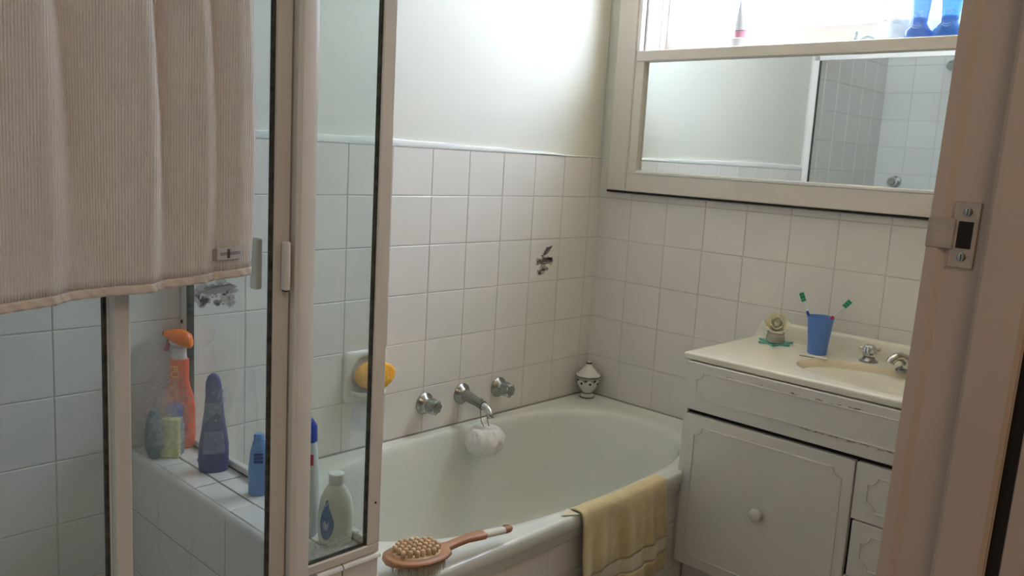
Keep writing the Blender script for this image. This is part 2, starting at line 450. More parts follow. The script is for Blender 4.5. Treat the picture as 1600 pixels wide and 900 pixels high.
# strike plate
sp = obj('strike_plate', box(B(), -1.6022, -1.5995, -1.7045, -1.681, 1.247, 1.310, bev=.0008), STEEL, door_1, label='worn steel strike plate with a dark latch hole')
bm = B(); box(bm, -1.6042, -1.6018, -1.6845, -1.660, 1.264, 1.293, bev=.0008); obj('strike_lip', bm, STEEL, sp)
bm = B(); box(bm, -1.6028, -1.6020, -1.700, -1.687, 1.266, 1.2915); obj('latch_hole', bm, DARK, sp)
for z in (1.3005, 1.2575):
    bm = B(); xcyl(bm, (-1.602, -1.6935, z), (-1, 0, 0), [(0, .0042), (.0008, .0042), (.0014, .003)], 14); s_ = obj('screw', bm, CHROMED, sp, smooth=40)
bm = B(); box(bm, -1.6036, -1.6033, -1.6938, -1.6930, 1.2545, 1.2605); box(bm, -1.6036, -1.6033, -1.6938, -1.6930, 1.2975, 1.3035); obj('screw_slot', bm, DARK, sp)

door_1.location.y += .010; door_1.rotation_euler = (.018, 0, 0)      # the old jamb leans a little

# =========================================================== BATH
bath = empty('bathtub', (-.785, -.355, 0), label='white enamelled built-in bathtub with tiled front under the taps', cat='bathtub')
bm = B(); N_ = 120
cx, cy, ha, hb = -.775, -.355, .655, .316
def sup(t, a, b, cx_=cx, cy_=cy, nl=2.15, nr=2.9):
    c, s = math.cos(t), math.sin(t)
    n = nr if c > 0 else nl
    n = n if abs(c) > .15 else (nl+nr)/2 + (nr-nl)/2*(c/.15)
    return (cx_+a*math.copysign(abs(c)**(2/n), c), cy_+b*math.copysign(abs(s)**(2/n), s))
def outer(t, e=0):
    c, s = math.cos(t), math.sin(t); x0, x1, y0, y1 = -1.570-e, -.0034, -.712-e, -.0034
    x, y = sup(t, ha, hb)
    dx, dy = x-cx, y-cy
    k = 1e9
    if dx > 1e-9: k = min(k, (x1-cx)/dx)
    if dx < -1e-9: k = min(k, (x0-cx)/dx)
    if dy > 1e-9: k = min(k, (y1-cy)/dy)
    if dy < -1e-9: k = min(k, (y0-cy)/dy)
    return (cx+dx*k, cy+dy*k)
TS = [2*PI*(i+.5)/N_ for i in range(N_)]
# snap the samples nearest to the corners onto the corners
crn = [(-1.570, -.712), (-.0034, -.712), (-1.570, -.0034), (-.0034, -.0034)]
OUT = [outer(t) for t in TS]
for q in crn:
    i = min(range(N_), key=lambda k: (OUT[k][0]-q[0])**2+(OUT[k][1]-q[1])**2); OUT[i] = q
def mixp(a, b, f): return (a[0]*(1-f)+b[0]*f, a[1]*(1-f)+b[1]*f)
def shr(p, d): return (p[0]-math.copysign(min(d, abs(p[0]-cx)), p[0]-cx), p[1]-math.copysign(min(d, abs(p[1]-cy)), p[1]-cy))
rings = []
rings.append([(*shr(p, .012), .400) for p in OUT])
rings.append([(*shr(p, .004), .428) for p in OUT])
rings.append([(*p, .436) for p in OUT])
rings.append([(*p, .456) for p in OUT])
rings.append([(*shr(p, .003), .463) for p in OUT])
rings.append([(*shr(p, .009), .4655) for p in OUT])
for (f, z) in ((0.0, .4645), (.6, .4645)):
    rings.append([(*mixp(shr(OUT[i], .012), sup(TS[i], ha, hb), f), z) for i in range(N_)])
for (k, z, sh) in ((1.0, .464, 0), (.988, .461, 0), (.978, .454, 0), (.97, .44, .0), (.955, .38, -.004), (.935, .30, -.010), (.905, .21, -.016), (.86, .145, -.02), (.79, .112, -.022), (.66, .098, -.02), (.40, .094, -.02), (.15, .092, -.02)):
    rr_ = []
    for t in TS:
        kk = 1-(1-k)*1.0
        x, y = sup(t, ha*kk - (.10*(1-z/.46) if math.cos(t) > 0 else 0)*abs(math.cos(t)), hb*(1-(1-k)*1.25), nl=2.3, nr=2.9)
        rr_.append((x+sh, y, z))
    rings.append(rr_)
loft(bm, rings, cap0=False, cap1=True)
obj('tub_shell', bm, ENAMEL, bath, smooth=50)
apron = bpy.data.objects.new('apron', None)
bm = B(); box(bm, -1.57, -.0035, -.6922, -.672, 0, .44); ap = obj('apron_panel', bm, GROUT, bath)
for a, b in cells([-.02, -.086] + [-.236-.15*k for k in range(0, 9)] + [-1.565]):
    for c, d in cells([.436, .308, .163, .018]):
        o = tile(ap, '-y', a, b, c, d, -.688)
bm = B(); box(bm, -.019, -.004, -.70, -.66, 0, .44, .002); obj('end_bead', bm, GROUT_D, bath)
bm = B(); box(bm, -1.56, -.0028, -.005, -.0028, .4630, .4675); box(bm, -.005, -.0028, -.0028, -.67, .4630, .4675); obj('sealant', bm, SEALANT, bath)
bm = B(); lathe(bm, (-1.10, -.355, .094), [(0, .03), (.003, .03), (.004, .024), (.002, .02)], 24); obj('waste', bm, CHROME, bath, smooth=40)

# wall taps over the bath
def bath_tap(x, label):
    t = empty('bath_tap', (x, -.003, .556), label=label, cat='tap', group='wall taps over the bath')
    bm = B(); xcyl(bm, (x, -.003, .556), (0, -1, 0), [(0, .034), (.003, .034), (.008, .030), (.014, .020), (.016, .018), (.03, .015)], 32); obj('flange', bm, CHROMED, t, smooth=35)
    bm = B(); c = Vector((x, -.003, .556)); R_ = []
    n = 40
    for d, r in ((.026, .017), (.030, .0235), (.044, .0245), (.056, .0225), (.060, .018)):
        R_.append([(x+(r*(1+.09*math.cos(8*u)))*math.cos(u), -.003-d, .556+(r*(1+.09*math.cos(8*u)))*math.sin(u)) for u in [2*PI*k/n for k in range(n)]])
    loft(bm, R_); obj('acrylic_knob', bm, ACRYL, t, smooth=40)
    bm = B(); xcyl(bm, (x, -.061, .556), (0, -1, 0), [(0, .0155), (.004, .0155), (.005, .014)], 24); obj('knob_cap', bm, CHROMED, t, smooth=35)
bath_tap(-.802, 'clear acrylic wall tap left of the bath spout'); bath_tap(-.478, 'clear acrylic wall tap right of the bath spout')
t = empty('bath_spout', (-.646, -.003, .561), label='chrome wall spout over the bath with a pouf hung from it', cat='spout')
bm = B(); xcyl(bm, (-.646, -.003, .561), (0, -1, 0), [(0, .034), (.003, .034), (.009, .028), (.013, .022), (.02, .018)], 32); obj('flange', bm, CHROMED, t, smooth=35)
bm = B(); pts = [(-.646, -.012, .561), (-.646, -.03, .559), (-.646, -.075, .551), (-.646, -.10, .546)]
tube(bm, pts, .0165, 20, rs=[.019, .0185, .0145, .0135]); obj('spout_body', bm, CHROMED, t, smooth=45)
bm = B(); xcyl(bm, (-.646, -.098, .5465), (0, -1, -.18), [(0, .0155), (.006, .0155)], 20); obj('collar', bm, CHROMED, t, smooth=35)
bm = B(); tube(bm, [(-.646, -.10, .546), (-.646, -.118, .5425), (-.646, -.130, .536), (-.646, -.137, .526), (-.646, -.138, .515)], .012, 18, rs=[.0125, .012, .0115, .011, .0115]); obj('spout_nose', bm, CHROME, t, smooth=45)

# net pouf
def pouf(c, r):
    t = empty('bath_pouf', (c[0], c[1], c[2]), label='white net bath pouf hanging from the bath spout', cat='pouf')
    NET = mat('white_net', (.84, .80, .73), 1.0, spec=.1, bump=(260, .5, .0012), sub=.3)
    bm = B(); rnd = random.Random(3)
    nu, nv = 96, 40; R_ = []
    for j in range(1, nv):
        ph = PI*j/nv; ringp = []
        for i in range(nu):
            th = 2*PI*i/nu
            v = Vector((math.sin(ph)*math.cos(th), math.sin(ph)*math.sin(th), math.cos(ph)))
            nn = noise.noise(v*3.2+Vector((2, 1, 5))); n2 = noise.noise(v*8+Vector((7, 3, 1)))
            rr_ = r*(1 + .035*math.cos(17*th+4*nn+ph*2)*math.sin(ph) + .05*nn + .03*abs(n2)) 
            p = Vector((v.x*rr_, v.y*rr_*.85, v.z*rr_*.80 - (.25*r if False else 0)))
            if v.z > .75: p.z -= (v.z-.75)*r*.9
            ringp.append(Vector(c)+p)
        R_.append(ringp)
    loft(bm, R_); obj('net_ball', bm, NET, t, smooth=180)
    COR = mat('pink_brown_cord', (.34, .22, .17), .8)
    bm = B(); tube(bm, [(-.653, -.099, .5475), (-.657, -.104, .530), (-.660, -.112, .50), (c[0]-.003, c[1]+.004, c[2]+.043)], .0016, 8)
    tube(bm, [(-.639, -.099, .5475), (-.638, -.112, .528), (-.641, -.122, .50), (c[0]+.012, c[1]-.003, c[2]+.043)], .0016, 8)
    tube(bm, [(-.653, -.099, .5475), (-.652, -.093, .5635), (-.646, -.091, .567), (-.640, -.093, .5635), (-.639, -.099, .5475)], .0016, 8)
    obj('cord', bm, COR, t, smooth=60)
pouf((-.652, -.125, .441), .065)

# =========================================================== TILED LEDGE BETWEEN SHOWER AND BATH
ledge = empty('wall_ledge', (-1.64, -.38, 0), kind='structure', label='low tiled ledge wall between shower and bath')
LZ = .603
bm = B(); box(bm, -1.6982, -1.5725, -.0015, -.7762, 0, LZ-.014); box(bm, -1.692, -1.5725, -.0015, -.7762, LZ-.014, LZ-.0018); obj('core', bm, GROUT_D, ledge)
ye = [0, -.006-.147, -.303, -.453, -.603, -.772]
for a, b in cells(ye):
    tile(ledge, '+z', -1.570, -1.634, a, b, LZ-.006, jit=2, g=.003); tile(ledge, '+z', -1.634, -1.690, a, b, LZ-.006, jit=2, g=.003)
bm = B(); loft(bm, [[(-1.691, y, LZ-.006), (-1.691, y, LZ), (-1.697, y, LZ-.0015), (-1.7005, y, LZ-.006), (-1.701, y, LZ-.014), (-1.694, y, LZ-.014)] for y in (.0, -.772)])
obj('bullnose_edge', bm, TILE, ledge, smooth=50)
for a, b in cells([0, -.153, -.303, -.453, -.603, -.772]):
    for c, d in cells([LZ-.014, .46, .31, .16, .02]):
        o = tile(ledge, '-x', a, b, c, d, -1.694)
for a, b in cells([-1.570, -1.648, -1.70]):
    for c, d in cells([LZ-.006, .455, .31, .16, .02]):
        tile(ledge, '-y', a, b, c, d, -.772, g=.003)
bm = B()
for a, b in ((-1.567, -1.6465), (-1.6495, -1.70)):
    loft(bm, [[(x, -.760, LZ-.001), (x, -.776, LZ-.001), (x, -.780, LZ-.0035), (x, -.781, LZ-.008), (x, -.772, LZ-.008)] for x in (a, b)])
obj('front_nosing', bm, TILE, ledge, smooth=50)
for a, b in cells([.463, .592]):
    for c, d in cells([0, -.153, -.303, -.453, -.603, -.70]):
        bm = B(); box(bm, -1.577, -1.571, c-.0013, d+.0013, a+.001, b-.008, .001); obj('tile', bm, TILE, ledge)

# =========================================================== SHOWER SCREEN
TOPZ = 1.856
GL_DOOR = glass_mat('scummy_shower_glass', [(-1.872, .935, .028, .075, .34), (-1.945, .92, .040, .075, .46), (-1.965, .99, .045, .10, .20), (-1.90, .78, .11, .09, .10)])
GL_RET = glass_mat('return_panel_glass', [(-1.66, .615, .10, .045, .62), (-1.66, .74, .08, .07, .16)], (.86, .93, .91))
GL_SIDE = glass_mat('side_screen_glass', 'side', (.955, .97, .945))
scr = empty('shower_enclosure', (-1.74, -.765, 0), label='cream framed glass shower enclosure with sliding doors left of the bath', cat='shower')
bm = B(); loft(bm, [[(-1.757, -.752, z), (-1.757, -.781, z), (-1.751, -.787, z), (-1.732, -.787, z), (-1.722, -.782, z), (-1.720, -.772, z), (-1.720, -.745, z), (-1.748, -.745, z)] for z in (.03, TOPZ)])
obj('corner_post', bm, ALU, scr, smooth=30)
part('head_rail', ALU, scr, [(-2.44, -1.567, -.785, -.74, TOPZ, TOPZ+.036)], .003)
part('door_jamb_strip', ALU2, scr, [(-2.449, -2.425, -.785, -.745, .03, TOPZ)], .002)
part('threshold', ALU, scr, [(-2.44, -1.757, -.785, -.735, 0, .045)], .003)

def door(x0, x1, y, handle=False):
    d = part('shower_door', ALU2, scr, [(x0, x0+.022, y-.009, y+.009, .05, TOPZ), (x1-.028, x1, y-.009, y+.009, .05, TOPZ),
             (x0+.022, x1-.028, y-.009, y+.009, .05, .085), (x0+.022, x1-.028, y-.009, y+.009, TOPZ-.03, TOPZ)], .002)
    bm = B(); fan(bm, [(x0+.02, y, .08), (x1-.026, y, .08), (x1-.026, y, TOPZ-.025), (x0+.02, y, TOPZ-.025)]); obj('glass_pane', bm, GL_DOOR, d)
    part('seal', SEAL, d, [(x1-.0325, x1-.028, y-.0060, y+.0015, .085, TOPZ-.03)], 0)
    if handle:
        bm = B(); box(bm, x1-.017, x1-.008, y-.026, y-.010, 1.101, 1.178, .003, 2); obj('handle', bm, ALU, d, label='cream upright pull handle')
        bm = B(); box(bm, x1-.0155, x1-.0095, y-.024, y-.013, 1.0995, 1.1012); obj('handle_end', bm, DARK, d)
        bm = B(); box(bm, x1-.048, x1-.036, y+.010, y+.028, 1.10, 1.180, .003, 2); obj('inner_handle', bm, ALU, d)
door(-2.029, -1.760, -.762, True)
door(-2.245, -2.002, -.742)
door(-2.430, -2.232, -.762)

Y0, Y1 = -.776, -.757
rp = part('return_panel', ALU, scr, [(-1.720, -1.5685, Y0, Y1, LZ+.001, LZ+.0185), (-1.5935, -1.5675, Y0, Y1, LZ+.0185, TOPZ)], .0018)
bm = B(); fan(bm, [(-1.719, -.766, LZ+.01), (-1.592, -.766, LZ+.01), (-1.592, -.766, TOPZ), (-1.719, -.766, TOPZ)]); obj('glass_pane', bm, GL_RET, rp)
part('seal', SEAL, rp, [(-1.5970, -1.5935, -.7715, -.764, LZ+.0185, TOPZ), (-1.7185, -1.5970, -.7715, -.764, LZ+.0185, LZ+.0215)], 0)
bm = B(); xcyl(bm, (-1.580, -.776, .70), (0, -1, 0), [(0, .0022), (.0008, .0022)], 10); obj('screw', bm, DARK, rp)

ss = part('side_screen', ALU, scr, [(-1.5770, -1.5610, -.003, -.036, LZ, TOPZ), (-1.5770, -1.5610, -.036, -.757, LZ+.0005, LZ+.016),
    (-1.5770, -1.5590, -.036, -.742, TOPZ-.001, TOPZ+.030), (-1.5770, -1.5610, -.735, -.757, LZ+.016, TOPZ)], .002)
bm = B(); fan(bm, [(-1.5690, -.034, LZ+.012), (-1.5690, -.74, LZ+.012), (-1.5690, -.74, TOPZ), (-1.5690, -.034, TOPZ)]); obj('glass_pane', bm, GL_SIDE, ss)
bm = B(); box(bm, -1.5785, -1.5760, -.036, -.74, LZ+.001, LZ+.004); box(bm, -1.5775, -1.5605, -.036, -.039, LZ+.016, TOPZ); obj('seal', bm, SEAL, ss)
bm = B(); xcyl(bm, (-1.5770, -.012, .895), (-1, 0, 0), [(0, .005), (.002, .004)], 10); obj('channel_screw', bm, DARK, ss)

sh = empty('shower_rose', (-2.447, -.39, 1.93), label='chrome shower rose on the end wall, seen in the mirror', cat='shower head')
bm = B(); xcyl(bm, (-2.449, -.39, 1.95), (1, 0, 0), [(0, .028), (.01, .022)], 20); tube(bm, [(-2.445, -.39, 1.95), (-2.38, -.39, 1.96), (-2.33, -.39, 1.93)], .008, 12); obj('arm', bm, CHROME, sh, smooth=40)
bm = B(); xcyl(bm, (-2.335, -.39, 1.935), (.5, 0, -.8), [(0, .012), (.02, .016), (.03, .034), (.045, .036)], 24); obj('rose_head', bm, CHROME, sh, smooth=35)
for y_, l_ in ((-.12, 'chrome shower tap on the end wall nearer the back wall'),):
    t = empty('shower_tap', (-2.447, y_, 1.30), label=l_, cat='tap')
    bm = B(); xcyl(bm, (-2.449, y_, 1.30), (1, 0, 0), [(0, .034), (.008, .03), (.014, .018), (.035, .015)], 24); obj('flange', bm, CHROME, t, smooth=35)
    bm = B(); xcyl(bm, (-2.415, y_, 1.30), (1, 0, 0), [(0, .018), (.004, .026), (.028, .024), (.032, .018)], 8); obj('knob', bm, CHROME, t, smooth=20)

# =========================================================== SOAP DISH + SPONGE
sd = empty('soap_dish', (-1.0336, -.003, .682), label='square white ceramic wall soap dish with a round recess and lip', cat='soap dish')
bm = B(); n = 48; ccx, ccz = -1.0336, .686
def sq(t, h): 
    c, s = math.cos(t), math.sin(t); k = h/max(abs(c), abs(s)); return (ccx+c*k, .682+s*k)
TT = [2*PI*(k+.5)/n for k in range(n)]
R_ = [[(*[sq(t, .0745)[0]], .006, sq(t, .0745)[1]) for t in TT], [(sq(t, .0745)[0], -.010, sq(t, .0745)[1]) for t in TT], [(sq(t, .070)[0], -.014, sq(t, .070)[1]) for t in TT],
      [(ccx+.056*math.cos(t), -.014, ccz+.056*math.sin(t)) for t in TT], [(ccx+.053*math.cos(t), -.012, ccz+.053*math.sin(t)) for t in TT],
      [(ccx+.050*math.cos(t), -.002, ccz+.050*math.sin(t)) for t in TT], [(ccx+.03*math.cos(t), .003, ccz+.03*math.sin(t)) for t in TT], [(ccx+.001*math.cos(t), .004, ccz+.001*math.sin(t)) for t in TT]]
loft(bm, R_, cap0=False); obj('dish_plate', bm, SOAPC, sd, smooth=50)
bm = B(); R_ = []
for k in range(13):
    t = -PI/2+PI*k/12; 
    x = ccx+.052*math.sin(t); d = .052*math.cos(t)**.6 if math.cos(t) > 1e-6 else 0
    R_.append([(x, -.008, .632), (x, -.013-d, .634), (x, -.016-d, .640), (x, -.013-d, .646), (x, -.009-d*.85, .643), (x, -.008, .640)])
loft(bm, R_); obj('dish_lip', bm, SOAPC, sd, smooth=60)
spg = empty('bath_sponge', (-1.025, -.045, .648), label='round orange sponge sitting in the wall soap dish', cat='sponge')
bm = B(); n = 40; R_ = []
for d, k in ((0, .80), (.004, .93), (.012, 1.0), (.030, 1.0), (.038, .95), (.043, .82)):
    R_.append([(-1.026+.064*k*math.cos(t)*(1+.03*math.sin(3*t)), -.020-d, .688+.041*k*math.sin(t)*(1+.04*math.cos(2*t+1))) for t in [2*PI*i/n for i in range(n)]])
loft(bm, R_); obj('foam', bm, ORANGE, spg, smooth=70)

# =========================================================== CERAMIC POT in the corner
pot = empty('ginger_jar', (-.066, -.060, .466), label='small white lidded ceramic jar with black dots in the bath corner', cat='jar')
c = (-.066, -.060, .466)
bm = B(); lathe(bm, c, [(0, .021), (.002, .0245), (.010, .0245), (.014, .020), (.017, .0175), (.022, .019), (.035, .031), (.05, .0385), (.062, .0425), (.073, .0445), (.078, .0452), (.081, .0445)], 40); obj('jar_body', bm, CERAM, pot, smooth=45)
bm = B(); lathe(bm, c, [(.0815, .0450), (.0845, .0455), (.088, .0425), (.092, .036), (.102, .0265), (.112, .018), (.120, .0115), (.124, .0105), (.128, .010), (.133, .009), (.137, .005), (.138, .001)], 40); obj('lid', bm, CERAM, pot, smooth=45)
for z, r in ((.0792, .0456), (.0168, .0182), (.0015, .0250), (.1265, .0102), (.1292, .0098)):
    bm = B(); tube(bm, [(c[0]+r*math.cos(t), c[1]+r*math.sin(t), c[2]+z) for t in [2*PI*k/36 for k in range(36)]], .0015, 6, closed=True); obj('black_band', bm, BLACKM, pot, smooth=60)
GGR = mat('grey_green_glaze', (.36, .37, .29), .3)
bm = B()
for k in range(36):
    t = 2*PI*k/36; t2 = 2*PI*(k+1)/36
    def pz(t, z, r): return (c[0]+r*math.cos(t), c[1]+r*math.sin(t), c[2]+z)
    lo = lambda t: .0655+.005*math.cos(8*t)
    rr2 = lambda z: .0452-(.078-z)*.16+.0005
    bm.faces.new([bm.verts.new(p) for p in (pz(t, lo(t), rr2(lo(t))), pz(t2, lo(t2), rr2(lo(t2))), pz(t2, .0775, .0457), pz(t, .0775, .0457))])
obj('glaze_band', bm, GGR, pot)
bm = B()
for k in range(16):
    t = 2*PI*k/16+.1; z = .068 if k % 2 else .057; r = .0442 if k % 2 else .0416
    xcyl(bm, (c[0]+r*math.cos(t), c[1]+r*math.sin(t), c[2]+z), (math.cos(t), math.sin(t), 0), [(0, .0050), (.0008, .0042)], 10)
obj('black_dots', bm, BLACKM, pot)

# =========================================================== BATH BRUSH
WOOD = mat('reddish_brush_wood', (.44, .215, .11), .4, bump=(60, .1, .001), var=(14, (.36, .165, .08)))
WOODL = mat('pale_massage_wood', (.62, .43, .26), .5)
BRIS = mat('pale_bristle', (.62, .53, .36), .7)
SLEEVE = mat('cream_sleeve', (.70, .65, .54), .5)
H0 = Vector((-1.390, -.684, .507)); H1 = Vector((-1.140, -.702, .4890))
ax = (H1-H0).normalized(); sd_ = Vector((0, 0, 1)).cross(ax).normalized(); nn_ = ax.cross(sd_).normalized()
br = empty('bath_brush', (-1.398, -.690, .466), label='wooden bath brush with pale massage knobs lying on the bath rim', cat='brush')
def bp_(a, s, h): return H0+ax*a+sd_*s+nn_*h
prof = [(-.064, .004), (-.062, .018), (-.052, .032), (-.035, .041), (-.01, .0455), (.012, .0445), (.032, .038), (.048, .027), (.060, .0175), (.075, .0125), (.10, .0115), (.125, .0125), (.148, .0145), (.168, .0155), (.172, .014)]
bm = B(); R_ = []
for a, wv in [(a*1.28 if a < .05 else a, wv*(1.12 if a < .05 else 1)) for a, wv in prof]:
    th = .0075 if a < .05 else .0075
    R_.append([bp_(a, wv*math.copysign(abs(math.cos(t))**.8, math.cos(t)), th*math.copysign(abs(math.sin(t))**.6, math.sin(t))+.008*(a > .07)*min(1, (a-.07)/.05)) for t in [2*PI*k/20 for k in range(20)]])
loft(bm, R_); obj('wooden_head_and_neck', bm, WOOD, br, smooth=50)
bm = B(); tube(bm, [bp_(.172, 0, .008), bp_(.180, 0, .008), bp_(.228, 0, .007), bp_(.232, 0, .007)], .01, 16, rs=[.0105, .0115, .0115, .010], flat=.75); obj('grip_sleeve', bm, SLEEVE, br, smooth=50)
bm = B(); tube(bm, [bp_(.231, 0, .007), bp_(.236, 0, .007), bp_(.248, 0, .008), bp_(.255, 0, .008)], .01, 16, rs=[.010, .0115, .011, .006], flat=.8); obj('end_cap', bm, WOOD, br, smooth=50)
bm = B(); tube(bm, [bp_(.222, .006, .014), bp_(.232, .004, .018), bp_(.243, 0, .018), bp_(.25, -.004, .014)], .0018, 8); obj('hanging_loop', bm, SLEEVE, br, smooth=60)
bm = B(); R_ = []
for h, k in ((.0065, .95), (.0085, .93), (.0095, .88)):
    R_.append([bp_(-.008+.058*k*math.cos(t), .0415*k*math.sin(t), h) for t in [2*PI*i/32 for i in range(32)]])
loft(bm, R_); obj('massage_pad', bm, WOODL, br, smooth=50)
kb = B(); xcyl(kb, (0, 0, 0), (0, 0, 1), [(0, .0046), (.006, .0046), (.009, .0056), (.013, .0048), (.015, .002)], 10)
bmesh.ops.recalc_face_normals(kb, faces=kb.faces)
kme = bpy.data.meshes.new('massage_knob'); kb.to_mesh(kme); kb.free(); kme.materials.append(WOODL)
for p in kme.polygons: p.use_smooth = True
rows_ = [(-.052, 3), (-.039, 4), (-.026, 5), (-.013, 5), (.0, 5), (.013, 5), (.026, 4), (.038, 3)]
for a, m_ in rows_:
    for k in range(m_):
        o = bpy.data.objects.new('massage_knob', kme); COL.objects.link(o); o.parent = br
        s = (k-(m_-1)/2)*.0150+.002*math.sin(a*900)
        o.location = bp_(a-.002, s, .0085)-wloc(br); o.rotation_euler = nn_.to_track_quat('Z', 'Y').to_euler()
bm = B(); rnd = random.Random(5)
for i in range(-10, 11):
    for j in range(-6, 7):
        a, s = i*.0062, j*.0062
        if (a/.062)**2+(s/.042)**2 > 1: continue
        for q in range(2):
            aa, s2 = a+rnd.uniform(-.0015, .0015), s+rnd.uniform(-.0015, .0015)
            top = bp_(aa, s2, -.006); bot = bp_(aa*1.04, s2*1.06, -.030)
            dz = .4665-bot.z
            if dz > 0: bot.z = .4665
            xcyl(bm, top, bot-top, [(0, .0009), ((bot-top).length, .0006)], 4)
obj('bristles', bm, BRIS, br, kind='stuff')

# =========================================================== HAND TOWEL over bath rim
def cloth_mat(name, col, col2, rib=None, scale=900):
    m = mat(name, col, .95, spec=.1, var=(40, col2)); nt = m.node_tree; b = nt.nodes['Principled BSDF']
    b.inputs['Sheen Weight'].default_value = .35; b.inputs['Sheen Roughness'].default_value = .5
    tc = nt.nodes.new('ShaderNodeTexCoord'); n = nt.nodes.new('ShaderNodeTexNoise'); n.inputs['Scale'].default_value = scale; n.inputs['Detail'].default_value = 3
    nt.links.new(tc.outputs['Object'], n.inputs['Vector'])
    bp = nt.nodes.new('ShaderNodeBump'); bp.inputs['Strength'].default_value = .8; bp.inputs['Distance'].default_value = .0015
    nt.links.new(n.outputs['Fac'], bp.inputs['Height'])
    last = bp
    if rib:
        wv = nt.nodes.new('ShaderNodeTexWave'); wv.wave_type = 'BANDS'; wv.bands_direction = rib[0]; wv.inputs['Scale'].default_value = rib[1]
        wv.inputs['Distortion'].default_value = .7; wv.inputs['Detail'].default_value = 2; wv.inputs['Detail Scale'].default_value = 1.5
        nt.links.new(tc.outputs['UV'] if rib[2] else tc.outputs['Object'], wv.inputs['Vector'])
        b2 = nt.nodes.new('ShaderNodeBump'); b2.inputs['Strength'].default_value = 1; b2.inputs['Distance'].default_value = rib[3]
        nt.links.new(wv.outputs['Fac'], b2.inputs['Height']); nt.links.new(bp.outputs['Normal'], b2.inputs['Normal']); last = b2
    nt.links.new(last.outputs['Normal'], b.inputs['Normal'])
    return m
YEL = cloth_mat('yellow_beige_terry', (.69, .55, .29), (.62, .48, .24), scale=500)
YELB = cloth_mat('yellow_beige_band', (.80, .71, .50), (.76, .66, .45), scale=1500)
ht = empty('hand_towel', (-.70, -.70, .466), label='yellow beige hand towel draped over the front rim of the bath', cat='towel')
path = [(-.655, .405), (-.664, .43), (-.672, .4575), (-.681, .4705), (-.692, .4735), (-.703, .4735), (-.714, .4715), (-.7195, .463), (-.722, .445)]
zz = .445
while zz > .205: zz -= .009; path.append((-.7225-.004*min(1, (.445-zz)/.1), zz))
def ht_pt(u, k, off=0):
    y, z = path[k]; x = -.902+(.362+.030*min(1, max(0, (.45-z)/.2)))*u
    fade = min(1, max(0, (.46-z)/.15)) if y < -.71 else 0
    fold = (.008*math.sin(u*11+1.0)+.006*math.sin(u*23+z*6)+.003*math.sin(u*41))*fade + .004*math.sin(u*7+k*.3)*(.3 if fade == 0 else 1)*fade
    y -= max(-.002, fold+.004)*1.0 + off
    if z < .43 and y > -.70: y += 0
    z2 = z + (.0015*math.sin(u*9) if fade == 0 and z > .46 else 0)
    x += .006*math.sin(z*16)*fade*(1-u)
    return (x, y, z2)
nU = 60
def sheet(bm, f, nu, k0, k1, thick):
    """closed sheet from grid f(u,k,off)"""
    A = [[bm.verts.new(f(i/nu, k, 0)) for i in range(nu+1)] for k in range(k0, k1+1)]
    for r1, r2 in zip(A, A[1:]):
        for i in range(nu): bm.faces.new((r1[i], r1[i+1], r2[i+1], r2[i]))
    return A
K = len(path)-1
kb1 = next(k for k, p in enumerate(path) if p[0] < -.71 and p[1] < .305); kb2 = next(k for k, p in enumerate(path) if p[0] < -.71 and p[1] < .262)
def addsolid(o, t):
    m = o.modifiers.new('thickness', 'SOLIDIFY'); m.thickness = t; m.offset = 0; return o
bm = B(); sheet(bm, ht_pt, nU, 0, kb1, 0); addsolid(obj('terry_cloth', bm, YEL, ht, smooth=180), .004)
bm = B(); sheet(bm, ht_pt, nU, kb1, kb2, 0); addsolid(obj('woven_band', bm, YELB, ht, smooth=180), .0025)
bm = B(); sheet(bm, ht_pt, nU, kb2, K, 0); addsolid(obj('lower_terry', bm, YEL, ht, smooth=180), .004)
bm = B(); fan(bm, [(-.905, -.716, .4685), (-.945, -.690, .4672), (-.905, -.674, .4695)]); addsolid(obj('turned_corner', bm, YELB, ht), .002)

# =========================================================== BIG BATH TOWEL over shower door
TOW = cloth_mat('pinkish_cream_ribbed_terry', (.90, .80, .715), (.86, .755, .67), rib=('X', 92, False, .0016), scale=420)
HEM = cloth_mat('towel_hem', (.80, .68, .57), (.74, .60, .49), rib=('DIAGONAL', 30, False, .0015), scale=800)
bt = empty('bath_towel', (-2.13, -.80, 1.9), label='large pinkish cream ribbed bath towel hanging over the shower doors', cat='towel')
ZT = TOPZ+.036
xs = [(-2.43, 0), (-2.26, -.014), (-2.235, -.002), (-2.130, -.016), (-2.100, .003), (-2.055, -.002), (-2.004, -.015), (-1.982, .004), (-1.940, -.006), (-1.925, -.009), (-1.905, .0), (-1.872, -.010), (-1.858, -.009), (-1.838, .008)]
def yf(x):
    for (a, ya), (b, yb) in zip(xs, xs[1:]):
        if a <= x <= b:
            t = (x-a)/(b-a); t = t*t*(3-2*t); return ya*(1-t)+yb*t
    return 0
def tow_pt(u, v):
    """v 0..1 front bottom -> top, 1..2 over the rail and down the back"""
    x = -2.432+(.592+.004*0)*u
    zb = 1.088+.046*u + .0015*math.sin(u*14)
    if v <= 1:
        z = zb+(ZT-zb)*v
        xx = x + .010*math.sin(z*5+1)*(1-v) - .014*(1-v)**1.5*u + .005*max(0, 1-(1-v)*14)*0
        wv = min(1, (1-v)*3)
        y = -.803 + yf(x+.012*math.sin(z*4.2))*wv*(1.75-.95*(1-v)**2) + .0015*math.sin(x*60+z*9)
        if v > .93: y += (.803-.790)*(v-.93)/.07
        return (xx, y, z)
    t = v-1
    if t < .1:
        a = PI*t/.1; return (x, -.762-.028*math.cos(a), ZT+.003+.012*math.sin(a))
    return (x, -.728+.004*math.sin(x*50), ZT-(t-.1)*.55)
